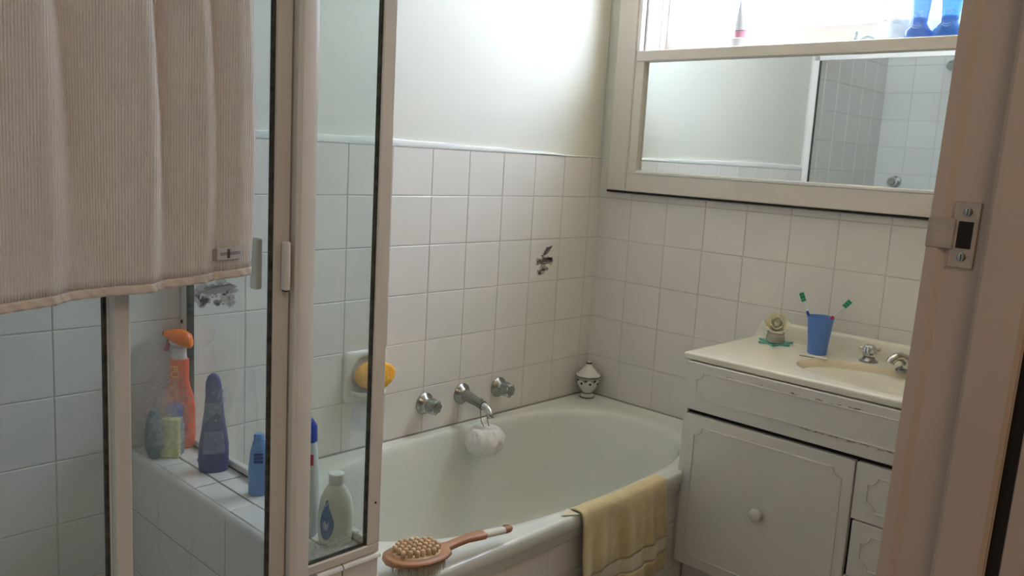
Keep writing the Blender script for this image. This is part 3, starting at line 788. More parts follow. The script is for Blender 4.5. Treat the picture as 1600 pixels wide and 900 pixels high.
def grid(bm, f, us, vs_):
    A = [[bm.verts.new(f(u, v)) for u in us] for v in vs_]
    for r1, r2 in zip(A, A[1:]):
        for i in range(len(us)-1): bm.faces.new((r1[i], r1[i+1], r2[i+1], r2[i]))
US = [i/170 for i in range(171)]
HV = .0155
bm = B(); grid(bm, tow_pt, US, [HV+(1-HV)*k/70 for k in range(71)]+[1+k/80 for k in range(1, 9)]+[1.1+.9*k/10 for k in range(11)])
addsolid(obj('ribbed_terry', bm, TOW, bt, smooth=180), .005)
bm = B(); grid(bm, lambda u, v: (lambda p: (p[0], p[1]-.0012, p[2]))(tow_pt(u, v)), US, [HV*k/4 for k in range(5)]); addsolid(obj('hem', bm, HEM, bt, smooth=180), .006)
# woven care label
tg = empty('tag_anchor', (0, 0, 0)); bpy.data.objects.remove(tg)
LBL = mat('silver_satin_label', (.62, .60, .60), .35); LBLD = mat('label_dark_thread', (.10, .09, .09), .6); LBLB = mat('label_taupe', (.33, .26, .23), .6)
def lab(x0, x1, z0, z1, m, d, par, nm):
    bm = B(); n = 10; 
    A = []
    for i in range(n+1):
        x = x0+(x1-x0)*i/n; tz = .10*(x-x0)
        y = -.803+yf(x+.004)*.95-d-.0065
        A.append([(x, y, z0+tz), (x, y, z1+tz)])
    V = [[bm.verts.new(p) for p in r] for r in A]
    for p, q in zip(V, V[1:]): bm.faces.new((p[0], q[0], q[1], p[1]))
    return obj(nm, bm, m, par, smooth=180)
bl = lab(-1.9085, -1.866, 1.158, 1.175, LBL, .001, bt, 'woven_label')
for a, b, z0, z1, m in ((-1.9085, -1.902, 1.158, 1.175, LBLB), (-1.898, -1.871, 1.1672, 1.1681, LBLD), (-1.898, -1.871, 1.1648, 1.1657, LBLD), (-1.8895, -1.886, 1.160, 1.173, LBLD)):
    z0 += .10*(a+1.9085); z1 += .10*(a+1.9085)
    lab(a, b, z0, z1, m, .0016, bl, 'label_print')

# =========================================================== LEDGE BOTTLES
def cloud(name, col, var_, rough=.4, sc_=60, **k): return mat(name, col, rough, var=(sc_, var_), **k)
def glyphs(text, size, M4, m, parent, name='lettering'):
    cu = bpy.data.curves.new(name, 'FONT'); cu.body = text; cu.size = size; cu.extrude = .0002; cu.align_x = 'CENTER'; cu.align_y = 'CENTER'
    to = bpy.data.objects.new(name, cu); COL.objects.link(to)
    dg = bpy.context.evaluated_depsgraph_get(); me = bpy.data.meshes.new_from_object(to.evaluated_get(dg))
    bpy.data.objects.remove(to); me.materials.clear(); me.materials.append(m)
    me.transform(M4); o = bpy.data.objects.new(name, me); COL.objects.link(o); o.parent = parent; o.location = -wloc(parent)
    return o
def facing(c, d, ang=0, spin=0):
    """matrix whose +Z looks from c toward direction d (horizontal), +Y up, spun in its own plane"""
    z = Vector(d).normalized(); y = Vector((0, 0, 1)); x = y.cross(z).normalized(); y = z.cross(x)
    m = Matrix((x, y, z)).transposed().to_4x4()
    return Matrix.Translation(c) @ m @ Matrix.Rotation(spin, 4, 'Z')
camd = lambda c: (Vector((-2.481, -1.933, 0))-Vector((c[0], c[1], 0))).normalized()

# 1 orange trigger spray bottle
c = (-1.603, -.052, LZ)
OR = mat('orange_red_plastic', (.80, .10, .025), .35); OR2 = mat('orange_trigger_head', (.95, .20, .02), .35); CLR = mat('milky_clear_plastic', (.78, .66, .62), .3); RED = mat('dark_red_trigger', (.45, .03, .03), .4); YLT = mat('yellow_print', (.85, .50, .06), .5)
sb = empty('trigger_spray_bottle', c, label='tall orange trigger spray bottle at the back of the shower ledge', cat='spray bottle')
rot = math.atan2(camd(c).y, camd(c).x)+PI/2
bm = B(); lathe(bm, c, [(0, .031, .021), (.004, .035, .024), (.05, .036, .025), (.095, .0355, .025), (.12, .032, .0235), (.145, .025, .020), (.16, .0215, .019), (.212, .0215, .019), (.215, .019, .017)], 28, rot, 2.5); obj('bottle_body', bm, OR, sb, smooth=40)
bm = B(); lathe(bm, c, [(.215, .0175, .016), (.222, .0165), (.238, .0165), (.242, .019)], 24, rot); obj('clear_neck', bm, CLR, sb, smooth=40)
d_ = Vector((-.69, .73, 0)).normalized()      # nozzle direction
C3 = Vector(c); bm = B(); R_ = []
for s, hw, z0, z1 in ((-.030, .010, .243, .262), (-.026, .015, .240, .274), (-.010, .018, .241, .283), (.006, .018, .248, .284), (.022, .015, .258, .281), (.031, .012, .264, .279), (.033, .009, .266, .277)):
    sid = Vector((-d_.y, d_.x, 0)); p = C3+d_*s
    R_.append([p+sid*(hw*math.cos(t))+Vector((0, 0, (z0+z1)/2+(z1-z0)/2*math.sin(t))) for t in [2*PI*k/16 for k in range(16)]])
loft(bm, R_); obj('trigger_head', bm, OR2, sb, smooth=50)
bm = B(); R_ = []
for s, hw, z0, z1 in ((-.016, .013, .240, .262), (.004, .012, .240, .262), (.020, .009, .248, .262)):
    p = C3+d_*s; R_.append([p+sid*(hw*math.cos(t))+Vector((0, 0, (z0+z1)/2+(z1-z0)/2*math.sin(t))) for t in [2*PI*k/12 for k in range(12)]])
loft(bm, R_); obj('clear_shroud', bm, CLR, sb, smooth=50)
bm = B(); tube(bm, [C3+d_*.024+Vector((0, 0, .262)), C3+d_*.026+Vector((0, 0, .248)), C3+d_*.030+Vector((0, 0, .232))], .004, 8, rs=[.004, .005, .006]); obj('trigger', bm, RED, sb, smooth=50)
bm = B(); xcyl(bm, C3+d_*.031+Vector((0, 0, .272)), d_, [(0, .006), (.006, .0055)], 12); obj('nozzle', bm, RED, sb, smooth=40)
glyphs('PUM', .024, facing(C3+camd(c)*.0200+Vector((-.010, .006, .178)), camd(c), spin=-PI/2), YLT, sb)

# 2 dark blue cleaner bottle
c = (-1.612, -.235, LZ); C3 = Vector(c)
BLU = cloud('dark_blue_plastic', (.035, .05, .17), (.06, .08, .22), .35); BLP = cloud('pale_blue_swirl', (.20, .22, .30), (.10, .13, .24), .5, 90); NAV = mat('navy_cap', (.05, .05, .22), .4)
cb = empty('cleaner_bottle', c, label='dark blue tapering cleaner bottle standing on the shower ledge', cat='bottle')
rot = math.atan2(camd(c).y, camd(c).x)+PI/2
def cb_r(z): 
    P_ = [(0, .029), (.004, .031), (.03, .0325), (.06, .0315), (.09, .027), (.12, .0225), (.15, .0195), (.178, .0175), (.20, .016), (.214, .012), (.22, .004)]
    for (a, ra), (b, rb) in zip(P_, P_[1:]):
        if a <= z <= b: return ra+(rb-ra)*(z-a)/(b-a)
    return .01
bm = B(); lathe(bm, c, [(z, cb_r(z), cb_r(z)*.72, 0.002*math.sin(z*14), 0) for z in [0, .004, .02, .04, .06, .09, .12, .15, .165]], 28, rot, 2.3); obj('bottle_body', bm, BLU, cb, smooth=50)
bm = B(); lathe(bm, c, [(.166, .0178, .0135, .0015, 0), (.18, .0178, .013, .001, 0), (.20, .016, .012, 0, 0), (.213, .012, .009, 0, 0), (.219, .006, .005, 0, 0), (.2205, .001, .001, 0, 0)], 24, rot, 2.3); obj('cap', bm, NAV, cb, smooth=60)
bm = B(); lathe(bm, c, [(.024, .0334, .0242), (.0255, .0338, .0245), (.027, .0334, .0242)], 28, rot, 2.3); obj('rib', bm, NAV, cb, smooth=60)
Xd = Vector((math.cos(rot), math.sin(rot), 0)); Nd = camd(c)
def wrap(u, z, off=.0012, r=cb_r, k=.72, C_=None, X_=None, N__=None):
    """a point on the front of the bottle, u -1..1 across"""
    C_ = C_ or C3; X_ = X_ or Xd; N__ = N__ or Nd
    t = u*PI/2*.95; R0 = r(z)
    return C_+X_*((R0+off)*math.copysign(abs(math.sin(t))**(2/2.3), t))+N__*((R0*k+off)*abs(math.cos(t))**(2/2.3))+Vector((0, 0, z))
def decal(bm, pts, **k):
    fan(bm, [wrap(u, z, **k) for u, z in pts])
bm = B()
for (z0, z1, u0, u1, sh_) in ((.045, .095, -.45, .55, .0), (.105, .125, -.75, .15, .03), (.135, .158, -.7, .6, .0)):
    n = 8
    for i in range(n):
        ua, ub = u0+(u1-u0)*i/n, u0+(u1-u0)*(i+1)/n
        za, zb_ = sh_*(i/n), sh_*((i+1)/n)
        bm.faces.new([bm.verts.new(wrap(*q)) for q in ((ua, z0+za), (ub, z0+zb_), (ub, z1+zb_), (ua, z1+za))])
obj('label', bm, BLP, cb)

# 3 sponge + scourer + mesh scrubber + little blue capped bottle
TEAL = mat('teal_scourer', (.055, .14, .15), .95, bump=(120, 1, .006), var=(50, (.12, .22, .25)))
YSP = mat('olive_yellow_sponge', (.62, .56, .20), .95, bump=(120, .5, .002))
def rbox(bm, c, sx, sy, sz, ang, bev=.004):
    b2 = B(); box(b2, -sx/2, sx/2, -sy/2, sy/2, 0, sz, bev, 2)
    bmesh.ops.transform(b2, matrix=Matrix.Translation(c) @ Matrix.Rotation(ang, 4, 'Z'), verts=b2.verts)
    me = bpy.data.meshes.new('tmp'); b2.to_mesh(me); b2.free(); bm.from_mesh(me); bpy.data.meshes.remove(me); return bm
c = (-1.648, -.104, LZ); sp_ = empty('sponge_block', c, label='olive yellow sponge block stood on end in front of the orange spray bottle', cat='sponge')
bm = B(); rbox(bm, c, .022, .040, .092, math.radians(50)); obj('foam', bm, YSP, sp_, smooth=50)
c = (-1.678, -.085, LZ); sc_o = empty('mesh_scrubber', c, label='ragged teal scrubber leaning beside the yellow sponge', cat='scrubber')
bm = B(); R_ = []
for j in range(0, 17):
    v = j/16; r = .032*math.sin(PI*(.06+.90*v))**.45*(1-.25*v)
    R_.append([(c[0]+.75*r*math.cos(t)*(1+.22*noise.noise(Vector((math.cos(t)*2, math.sin(t)*2, v*7)))+.12*noise.noise(Vector((math.cos(t)*7, math.sin(t)*7, v*20))))*.8, c[1]+r*math.sin(t)*(1+.25*noise.noise(Vector((math.cos(t)*3+4, math.sin(t)*3, v*8)))), c[2]+.112*v) for t in [2*PI*k/40 for k in range(40)]])
loft(bm, R_); obj('mesh_bundle', bm, TEAL, sc_o, smooth=60)
c = (-1.630, -.088, LZ); C3 = Vector(c)
sbt = empty('small_bottle', c, label='small blue-capped bottle squeezed between yellow sponge and orange spray bottle', cat='bottle')
bm = B(); lathe(bm, c, [(0, .018), (.003, .0195), (.07, .0195), (.085, .016), (.09, .012)], 20); obj('bottle_body', bm, cloud('grey_blue_bottle', (.30, .32, .36), (.20, .22, .30), .4, 80), sbt, smooth=40)
bm = B(); lathe(bm, c, [(.090, .015), (.092, .018), (.112, .0175), (.118, .014), (.12, .004)], 20); obj('cap', bm, mat('cobalt_cap', (.06, .09, .36), .4), sbt, smooth=40)

# 4 light blue bottle next to the door stile
c = (-1.601, -.410, LZ); C3 = Vector(c)
lb = empty('shampoo_bottle', c, label='slim light blue bottle half hidden by the shower door stile', cat='bottle')
rot = math.atan2(camd(c).y, camd(c).x)+PI/2
LBM = mat('light_blue_plastic', (.18, .33, .62), .35)
bm = B(); lathe(bm, c, [(0, .019, .014), (.003, .021, .016), (.055, .0215, .0165), (.095, .017, .014), (.115, .012, .010)], 24, rot, 2.3); obj('bottle_body', bm, LBM, lb, smooth=45)
bm = B(); lathe(bm, c, [(.1155, .011, .010), (.126, .011, .010), (.13, .008, .007)], 20, rot); obj('cap', bm, LBM, lb, smooth=45)
bm = B(); C4 = C3; Xq = Vector((math.cos(rot), math.sin(rot), 0)); Nq = camd(c)
for z in (.080, .072, .088):
    rbx = C3+Nq*.0182+Vector((0, 0, z)); bm.faces.new([bm.verts.new(rbx+Xq*a+Vector((0, 0, b))) for a, b in ((-.010, 0), (.008, 0), (.008, .005), (-.010, .005))])
obj('label_print', bm, NAV, lb)

# 5 tall white bottle with blue cap
c = (-1.636, -.625, LZ); C3 = Vector(c); rot = math.atan2(camd(c).y, camd(c).x)+PI/2
WHT = mat('white_plastic', (.66, .68, .67), .35); BCAP = mat('royal_blue_cap', (.02, .06, .42), .35); RLB = mat('red_label', (.55, .03, .10), .5); GTX = mat('grey_print', (.25, .28, .28), .6)
wb_ = empty('tall_shampoo_bottle', c, label='tall white bottle with royal blue cap and red label square', cat='bottle')
bm = B(); lathe(bm, c, [(0, .028, .020), (.004, .032, .023), (.06, .033, .024), (.12, .031, .023), (.17, .027, .020), (.182, .024, .018)], 26, rot, 2.5); obj('bottle_body', bm, WHT, wb_, smooth=45)
bm = B(); lathe(bm, c, [(.183, .027, .021), (.212, .026, .020), (.224, .018, .015), (.226, .004, .004)], 26, rot, 2.3); obj('cap', bm, BCAP, wb_, smooth=40)
Xq = Vector((math.cos(rot), math.sin(rot), 0)); Nq = camd(c)
def flatdec(bm, c0, Xv, Nv, pts, off): fan(bm, [c0+Xv*a+Nv*off+Vector((0, 0, b)) for a, b in pts])
bm = B(); flatdec(bm, C3, Xq, Nq, [(-.002, .142), (.020, .142), (.020, .163), (-.002, .163)], .0235); obj('red_patch', bm, RLB, wb_)
glyphs('Care', .013, facing(C3+Nq*.0240+Xq*.010+Vector((0, 0, .120)), Nq, spin=-PI/2), GTX, wb_)

# 6 white lotion bottle with blue drop label
c = (-1.606, -.692, LZ); C3 = Vector(c); rot = math.atan2(camd(c).y, camd(c).x)+PI/2
CRM = mat('cream_plastic', (.72, .70, .58), .35); DROP = cloud('blue_drop_label', (.07, .15, .34), (.10, .20, .36), .4, 40); LAV = mat('lavender_swirl', (.40, .42, .60), .5)
lo_ = empty('lotion_bottle', c, label='round-shouldered white lotion bottle with a blue drop label', cat='bottle')
bm = B(); lathe(bm, c, [(0, .024, .018), (.003, .030, .022), (.03, .032, .023), (.06, .0315, .023), (.085, .028, .021), (.102, .021, .0165), (.112, .0135, .012)], 30, rot, 2.2); obj('bottle_body', bm, CRM, lo_, smooth=45)
bm = B(); lathe(bm, c, [(.1125, .0125), (.114, .0135), (.132, .0145), (.1335, .0135), (.134, .01)], 24, rot); obj('cap', bm, mat('cap_white', (.78, .77, .68), .35), lo_, smooth=35)
Xq = Vector((math.cos(rot), math.sin(rot), 0)); Nq = camd(c)
lr = lambda z: .0318 if z < .065 else .0318-(z-.065)*.16
dk = dict(r=lr, k=.755, C_=C3, X_=Xq, N__=Nq)
bm = B(); n = 24; P_ = []
for i in range(n):
    t = 2*PI*i/n; s = math.sin(t); uu = -.33+.30*math.cos(t)*(1-.35*max(0, s)); P_.append((uu, .046+.033*s+(.010 if s > .9 else 0)))
Cc = wrap(-.33, .046, off=.0012, **dk); vv = [bm.verts.new(wrap(u, z, off=.0010, **dk)) for u, z in P_]; cv = bm.verts.new(Cc)
for i in range(n): bm.faces.new((vv[i], vv[(i+1) % n], cv))
obj('drop_label', bm, DROP, lo_)
bm = B()
for q in ([(-.55, .066), (-.45, .076), (-.30, .079), (-.24, .088), (-.34, .083), (-.50, .074)], [(-.45, .045), (-.36, .052), (-.28, .044), (-.2, .050), (-.22, .036), (-.3, .032), (-.42, .036)]):
    decal(bm, q, off=.0020, **dk)
obj('swirl', bm, LAV, lo_)

# =========================================================== VANITY
van = empty('vanity_cabinet', (-.22, -1.12, 0), label='white vanity cabinet with routed door, drawers and a cream moulded basin top', cat='vanity')
VX = -.425; VY0, VY1 = -.688, -1.60
part('carcass', CAB, van, [(-.415, -.004, VY0, VY1, .19, .7895)], .001)
part('kickboard', CAB, van, [(-.37, -.02, VY0-.01, VY1+.01, 0, .19)], .001)
part('painted_front_gap_shade', DARK, van, [(-.4165, -.414, VY0-.012, VY1+.01, .20, .785)], 0)  # dark sheet painting the shade between the cabinet fronts
fas = part('fascia_panel', CAB, van, [(VX-.012, -.4165, -.694, VY1, .6520, .7880)], .002)
dr = part('door', CAB, van, [(VX-.010, -.4165, -.7055, -1.1855, .196, .6385)], .002)
part('filler_strip', CAB, van, [(VX-.002, -.414, -.689, -.7025, .19, .645)], .001)
d1 = part('drawer', CAB, van, [(VX-.010, -.4165, -1.1895, -1.56, .4935, .6385)], .002)
d2 = part('drawer', CAB, van, [(VX-.010, -.4165, -1.1950, -1.56, .3460, .4900)], .002)
d3 = part('drawer', CAB, van, [(VX-.010, -.4165, -1.1895, -1.56, .196, .3430)], .002)
def moulding(par, x, y0, y1, z0, z1, r=.026):
    """ogee rectangle: straight sides, concave quarter-round corners"""
    pts = []
    def arc(cy_, cz_, a0, a1):
        for k in range(9):
            a = a0+(a1-a0)*k/8; pts.append((x, cy_+r*math.cos(a), cz_+r*math.sin(a)))
    # y0 > y1 (left edge has the larger y)
    pts.append((x, y0-r-.008, z1)); arc(y0, z1, PI, PI*1.5); pts.append((x, y0, z1-r-.008))
    pts.append((x, y0, z0+r+.008)); arc(y0, z0, PI/2, PI); pts.append((x, y0-r-.008, z0))
    pts.append((x, y1+r+.008, z0)); arc(y1, z0, 0, PI/2); pts.append((x, y1, z0+r+.008))
    pts.append((x, y1, z1-r-.008)); arc(y1, z1, -PI/2, 0); pts.append((x, y1+r+.008, z1))
    bm = B(); tube(bm, pts, .0022, 6, closed=True, up_=Vector((1, 0, 0)))
    obj('routed_moulding', bm, CAB, par, smooth=60)
moulding(fas, VX-.0125, -.729, -1.57, .688, .763, .020)
moulding(dr, VX-.0105, -.735, -1.157, .228, .607, .024)
moulding(d1, VX-.0105, -1.222, -1.53, .523, .612, .022)
moulding(d2, VX-.0105, -1.222, -1.53, .374, .462, .022)
moulding(d3, VX-.0105, -1.222, -1.53, .224, .315, .022)
bm = B(); xcyl(bm, (VX-.010, -.950, .421), (-1, 0, 0), [(0, .007), (.008, .007), (.011, .0155), (.018, .018), (.024, .015), (.027, .006)], 24); obj('knob', bm, CAB, dr, smooth=50)
bm = B(); rnd = random.Random(11)
def chips(y0, y1, z, n_, dens):
    for i in range(n_):
        y = y0+(y1-y0)*rnd.random(); l = rnd.uniform(.003, .014); h = rnd.uniform(.0008, .0022); zz_ = z+rnd.uniform(-.002, .002)
        box(bm, VX-.01275, VX-.0118, y, y-l, zz_, zz_+h)
chips(-.99, -1.17, .7665, 16, 1); chips(-.80, -.95, .7665, 4, 1); chips(-1.03, -1.26, .6835, 26, 1); chips(-1.26, -1.32, .6835, 6, 1)
obj('chipped_paint', bm, CABD, fas, kind='stuff')

top = van
bm = B(); n = 72
bcx, bcy, brx, bry = -.2385, -1.195, .1425, .265
CX0, CX1, CY0, CY1 = -.432, -.003, -.678, -1.61
def bas(t, kx, ky, z, dx=0): 
    c_, s_ = math.cos(t), math.sin(t); return (bcx+dx+brx*kx*math.copysign(abs(c_)**.9, c_), bcy+bry*ky*s_, z)
def rect(t, e, z):
    c_, s_ = math.cos(t), math.sin(t); dx, dy = brx*math.copysign(abs(c_)**.9, c_), bry*s_
    k = 1e9
    if dx > 1e-9: k = min(k, (CX1-e-bcx)/dx)
    if dx < -1e-9: k = min(k, (CX0+e-bcx)/dx)
    if dy > 1e-9: k = min(k, (CY0-e-bcy)/dy)
    if dy < -1e-9: k = min(k, (CY1+e-bcy)/dy)
    return [bcx+dx*k, bcy+dy*k, z]
TT = [2*PI*(k+.5)/n for k in range(n)]
def rring(e, z):
    P_ = [rect(t, e, z) for t in TT]
    for q in ((CX0+e, CY0-e), (CX0+e, CY1+e), (CX1-e, CY0-e), (CX1-e, CY1+e)):
        i = min(range(n), key=lambda k: (P_[k][0]-q[0])**2+(P_[k][1]-q[1])**2); P_[i] = [q[0], q[1], z]
    return [tuple(p) for p in P_]
R_ = [rring(.004, .7905), rring(0, .793), rring(0, .805), rring(.002, .809), rring(.006, .8105), rring(.012, .8105), [bas(t, 1.03, 1.02, .8105) for t in TT], [bas(t, 1.0, 1.0, .8100) for t in TT]]
loft(bm, R_, cap0=True, cap1=False); obj('counter_slab', bm, COUNTER, top, smooth=50)
bm = B(); R_ = [[bas(t, kx, ky, z, dx) for t in TT] for kx, ky, z, dx in ((1.0, 1.0, .8100, 0), (.975, .98, .806, 0), (.95, .955, .797, 0), (.88, .90, .765, 0), (.78, .80, .73, .005), (.60, .62, .70, .01), (.35, .36, .688, .015), (.12, .07, .684, .02))]
loft(bm, R_, cap0=False, cap1=True); obj('basin', bm, BASIN, top, smooth=60)
bm = B(); 
loft(bm, [[(-.004, CY0-.006, .8095), (-.030, CY0-.004, .8095), (-.027, CY0-.006, .826), (-.024, CY0-.011, .848), (-.020, CY0-.018, .858), (-.004, CY0-.020, .862)],
          [(-.004, CY0-.02, .8095), (-.030, CY0-.02, .8095), (-.026, CY0-.02, .818), (-.023, CY0-.02, .855), (-.018, CY0-.024, .862), (-.004, CY0-.026, .864)],
          [(-.004, CY1, .8095), (-.030, CY1, .8095), (-.026, CY1, .818), (-.023, CY1, .855), (-.018, CY1, .862), (-.004, CY1, .864)]])
obj('upstand', bm, COUNTER, top, smooth=50)

def cross_tap(c, label):
    t = empty('basin_tap', c, label=label, cat='tap')
    bm = B(); lathe(bm, c, [(0, .0255), (.003, .0255), (.006, .020), (.010, .017), (.014, .015)], 28); obj('flange', bm, CHROMED, t, smooth=35)
    bm = B(); R_ = []; n = 40
    for z, r in ((.013, .013), (.017, .0175), (.028, .0185), (.038, .0175), (.046, .0135), (.049, .009), (.0495, .002)):
        R_.append([(c[0]+r*(1+.05*math.cos(8*u))*math.cos(u), c[1]+r*(1+.05*math.cos(8*u))*math.sin(u), c[2]+z) for u in [2*PI*k/n for k in range(n)]])
    loft(bm, R_); obj('tap_body', bm, CHROME, t, smooth=40)
    for k in range(4):
        a = k*PI/2+math.radians(35); d = Vector((math.cos(a), math.sin(a), 0)); s = Vector((-d.y, d.x, 0)); bm = B(); C_ = Vector(c)
        loft(bm, [[C_+d*r+s*(w_*math.cos(u))+Vector((0, 0, z+h*math.sin(u))) for u in [2*PI*q/10 for q in range(10)]] for r, w_, z, h in ((.012, .006, .028, .013), (.022, .005, .034, .009), (.028, .004, .038, .006), (.030, .002, .0395, .003))])
        obj('handle_lobe', bm, CHROME, t, smooth=50)
cross_tap((-.074, -1.055, .8105), 'chrome cross-handled basin tap beside the small spout')
c = (-.088, -1.160, .8105); t = empty('basin_spout', c, label='short curved chrome basin spout', cat='spout')
bm = B(); lathe(bm, c, [(0, .032, .024), (.003, .031, .023), (.006, .026, .019)], 28); obj('base_flange', bm, CHROMED, t, smooth=35)
bm = B(); C_ = Vector(c); od = Vector((-.85, .52, 0)).normalized()
tube(bm, [C_+od*a+Vector((0, 0, z)) for a, z in ((-.008, .004), (-.006, .018), (.004, .032), (.020, .039), (.036, .037), (.048, .028), (.052, .020))], .012, 18, rs=[.020, .0165, .0135, .012, .0115, .0115, .0115]); obj('spout_arch', bm, CHROME, t, smooth=50)

# cup + toothbrushes
c = (-.112, -.921, .8107); C3 = Vector(c)
CUP = mat('blue_plastic_cup', (.12, .25, .62), .4, sub=.1)
cup = empty('toothbrush_cup', c, label='blue plastic tumbler holding toothbrushes on the counter', cat='cup')
bm = B(); lathe(bm, c, [(0, .024), (.002, .0265), (.03, .0285), (.07, .0325), (.104, .0362), (.108, .0372), (.110, .0366), (.107, .0345), (.06, .0305), (.008, .0255), (.005, .01)], 40); obj('tumbler', bm, CUP, cup, smooth=40)
GRN = mat('green_bristle', (.02, .28, .14), .7); TBW = mat('white_brush_plastic', (.80, .80, .78), .3)
def toothbrush(foot, head, rim, col, label, nm):
    t = empty('toothbrush', foot, label=label, cat='toothbrush', group='toothbrushes in the blue cup')
    f, h, r = Vector(foot), Vector(head), Vector(rim); d = (h-r).normalized()
    bm = B(); tube(bm, [f, f*.5+r*.5, r-d*.004, r+d*.012], .004, 10, rs=[.0045, .0055, .0068, .0045], flat=.75); obj('handle', bm, mat(nm, col, .35), t, smooth=60, label=nm.replace('_', ' '))
    bm = B(); tube(bm, [r+d*.012, r+d*.026, h-d*.018, h-d*.010, h+d*.012], .003, 10, rs=[.0042, .0030, .0030, .0075, .0065], flat=.6); obj('neck', bm, TBW, t, smooth=60)
    toc = camd(head).copy(); toc = (toc+Vector((0, 0, .1))).normalized()
    s = d.cross(toc).normalized()
    for q in (-.009, .000, .009):
        bm = B(); cc = h+d*q
        loft(bm, [[cc+toc*o+s*a+d*b for a, b in ((-.0066, -.0040), (.0066, -.0040), (.0066, .0040), (-.0066, .0040))] for o in (.002, .0125)]); obj('bristle_tuft', bm, GRN, t)
    return t
toothbrush((-.104, -.930, .8175), (-.125, -.866, .970), (-.1215, -.8875, .920), (.03, .06, .45), 'toothbrush with a blue handle leaning left in the tumbler', 'blue_handle')
toothbrush((-.120, -.912, .8175), (-.120, -.995, .970), (-.1185, -.9530, .920), (.60, .02, .08), 'toothbrush with a red handle leaning right in the tumbler', 'red_handle')

# soap rose ornament
c = (-.088, -.778, .8107); C3 = Vector(c)
ro = empty('rose_ornament', c, label='pale yellow rose in a small glass bowl on green glass leaves', cat='ornament')
LEAF = mat('sea_green_glass_leaf', (.14, .50, .38), .15, spec=.6); YRO = mat('pale_yellow_petal', (.84, .775, .56), .5, sub=.2); BOWL = mat('clear_bowl_glass', (.95, .92, .84), .05, trans=.8); WAX = mat('cream_wax', (.78, .66, .45), .5)
rnd = random.Random(2)
for k in range(6):
    a = k*PI/3+.35; d = Vector((math.cos(a), math.sin(a), 0)); s = Vector((-d.y, d.x, 0)); bm = B(); L_ = .052+.006*(k % 2)
    P_ = [(0.010, .004), (.022, .013), (.034, .015), (.045, .010), (L_, .001)]
    loft(bm, [[C3+d*a_+s*(w_*q)+Vector((0, 0, hh)) for q, hh in ((-1, .002+.003*(a_ > .03)), (0, .004), (1, .002+.003*(a_ > .03)), (1, .0005), (-1, .0005))] for a_, w_ in P_])
    obj('glass_leaf', bm, LEAF, ro, smooth=40)
bm = B(); lathe(bm, c, [(.004, .022), (.006, .027), (.016, .029), (.026, .026), (.032, .024), (.034, .0255), (.033, .0235), (.026, .0235), (.016, .026), (.008, .024)], 32); obj('glass_bowl', bm, BOWL, ro, smooth=50)
bm = B(); lathe(bm, c, [(.0085, .0235), (.016, .0255), (.022, .0240)], 28); obj('wax_fill', bm, WAX, ro, smooth=40)
bm = B(); tube(bm, [(c[0]+.0255*math.cos(u), c[1]+.0255*math.sin(u), c[2]+.0335) for u in [2*PI*k/32 for k in range(32)]], .0012, 6, closed=True); obj('bowl_rim', bm, CHROMED, ro, smooth=60)
cc = C3+Vector((0, 0, .058)); nrm = (camd(c)+Vector((0, 0, .85))).normalized(); ux = nrm.cross(Vector((0, 0, 1))).normalized(); uy = ux.cross(nrm)
def petal(a, r0, tilt, w_, h_):
    """cupped petal around the axis nrm"""
    bm = B(); A = []; n = 8
    for j in range(n+1):
        v = j/n; row = []
        for i in range(n+1):
            u = (i/n-.5)*2; ww = w_*math.sin(PI*(.18+.72*v))
            ang = a+u*ww; rad = r0*(.35+.65*math.sin(v*PI/2))+tilt*v*v - .0015*u*u
            row.append(bm.verts.new(cc+(ux*math.cos(ang)+uy*math.sin(ang))*rad+nrm*(h_*(v-.55)-.004*u*u*v)))
        A.append(row)
    for r1, r2 in zip(A, A[1:]):
        for i in range(n): bm.faces.new((r1[i], r1[i+1], r2[i+1], r2[i]))
    addsolid(obj('petal', bm, YRO, ro, smooth=180), .0012)
for k in range(3): petal(k*2.1, .013, -.007, 1.5, .038)
for k in range(5): petal(k*1.257+.4, .021, -.002, 1.05, .036)
for k in range(6): petal(k*1.047+.1, .029, .008, 1.0, .030)
bm = B(); bmesh.ops.create_icosphere(bm, subdivisions=2, radius=.0095); bmesh.ops.translate(bm, verts=bm.verts, vec=cc); obj('bud', bm, YRO, ro, smooth=180)

# slim bar by the cup
bm = B(); R_ = []
for u in range(9):
    q = u/8; x, y = -.176+.014*q, -.905-.070*q
    R_.append([(x-.006, y-.001, .8112), (x-.006, y-.001, .815), (x-.004, y, .8165), (x+.005, y+.001, .8165), (x+.006, y+.001, .8112)])
loft(bm, R_); sbx = empty('nail_file', (-.17, -.94, .811), label='slim pale nail file lying on the counter in front of the blue cup', cat='nail file')
obj('pale_top', bm, CERAM, sbx, smooth=30)
bm = B(); loft(bm, [[(-.184+.014*q, -.902-.070*q, .8108), (-.184+.014*q, -.902-.070*q, .8124), (-.176+.014*q, -.902-.070*q, .8124), (-.176+.014*q, -.902-.070*q, .8108)] for q in (0, .55)]); obj('painted_bar_shadow', bm, CABD, sbx)  # brown strip painting the shadow along the bar's lower edge

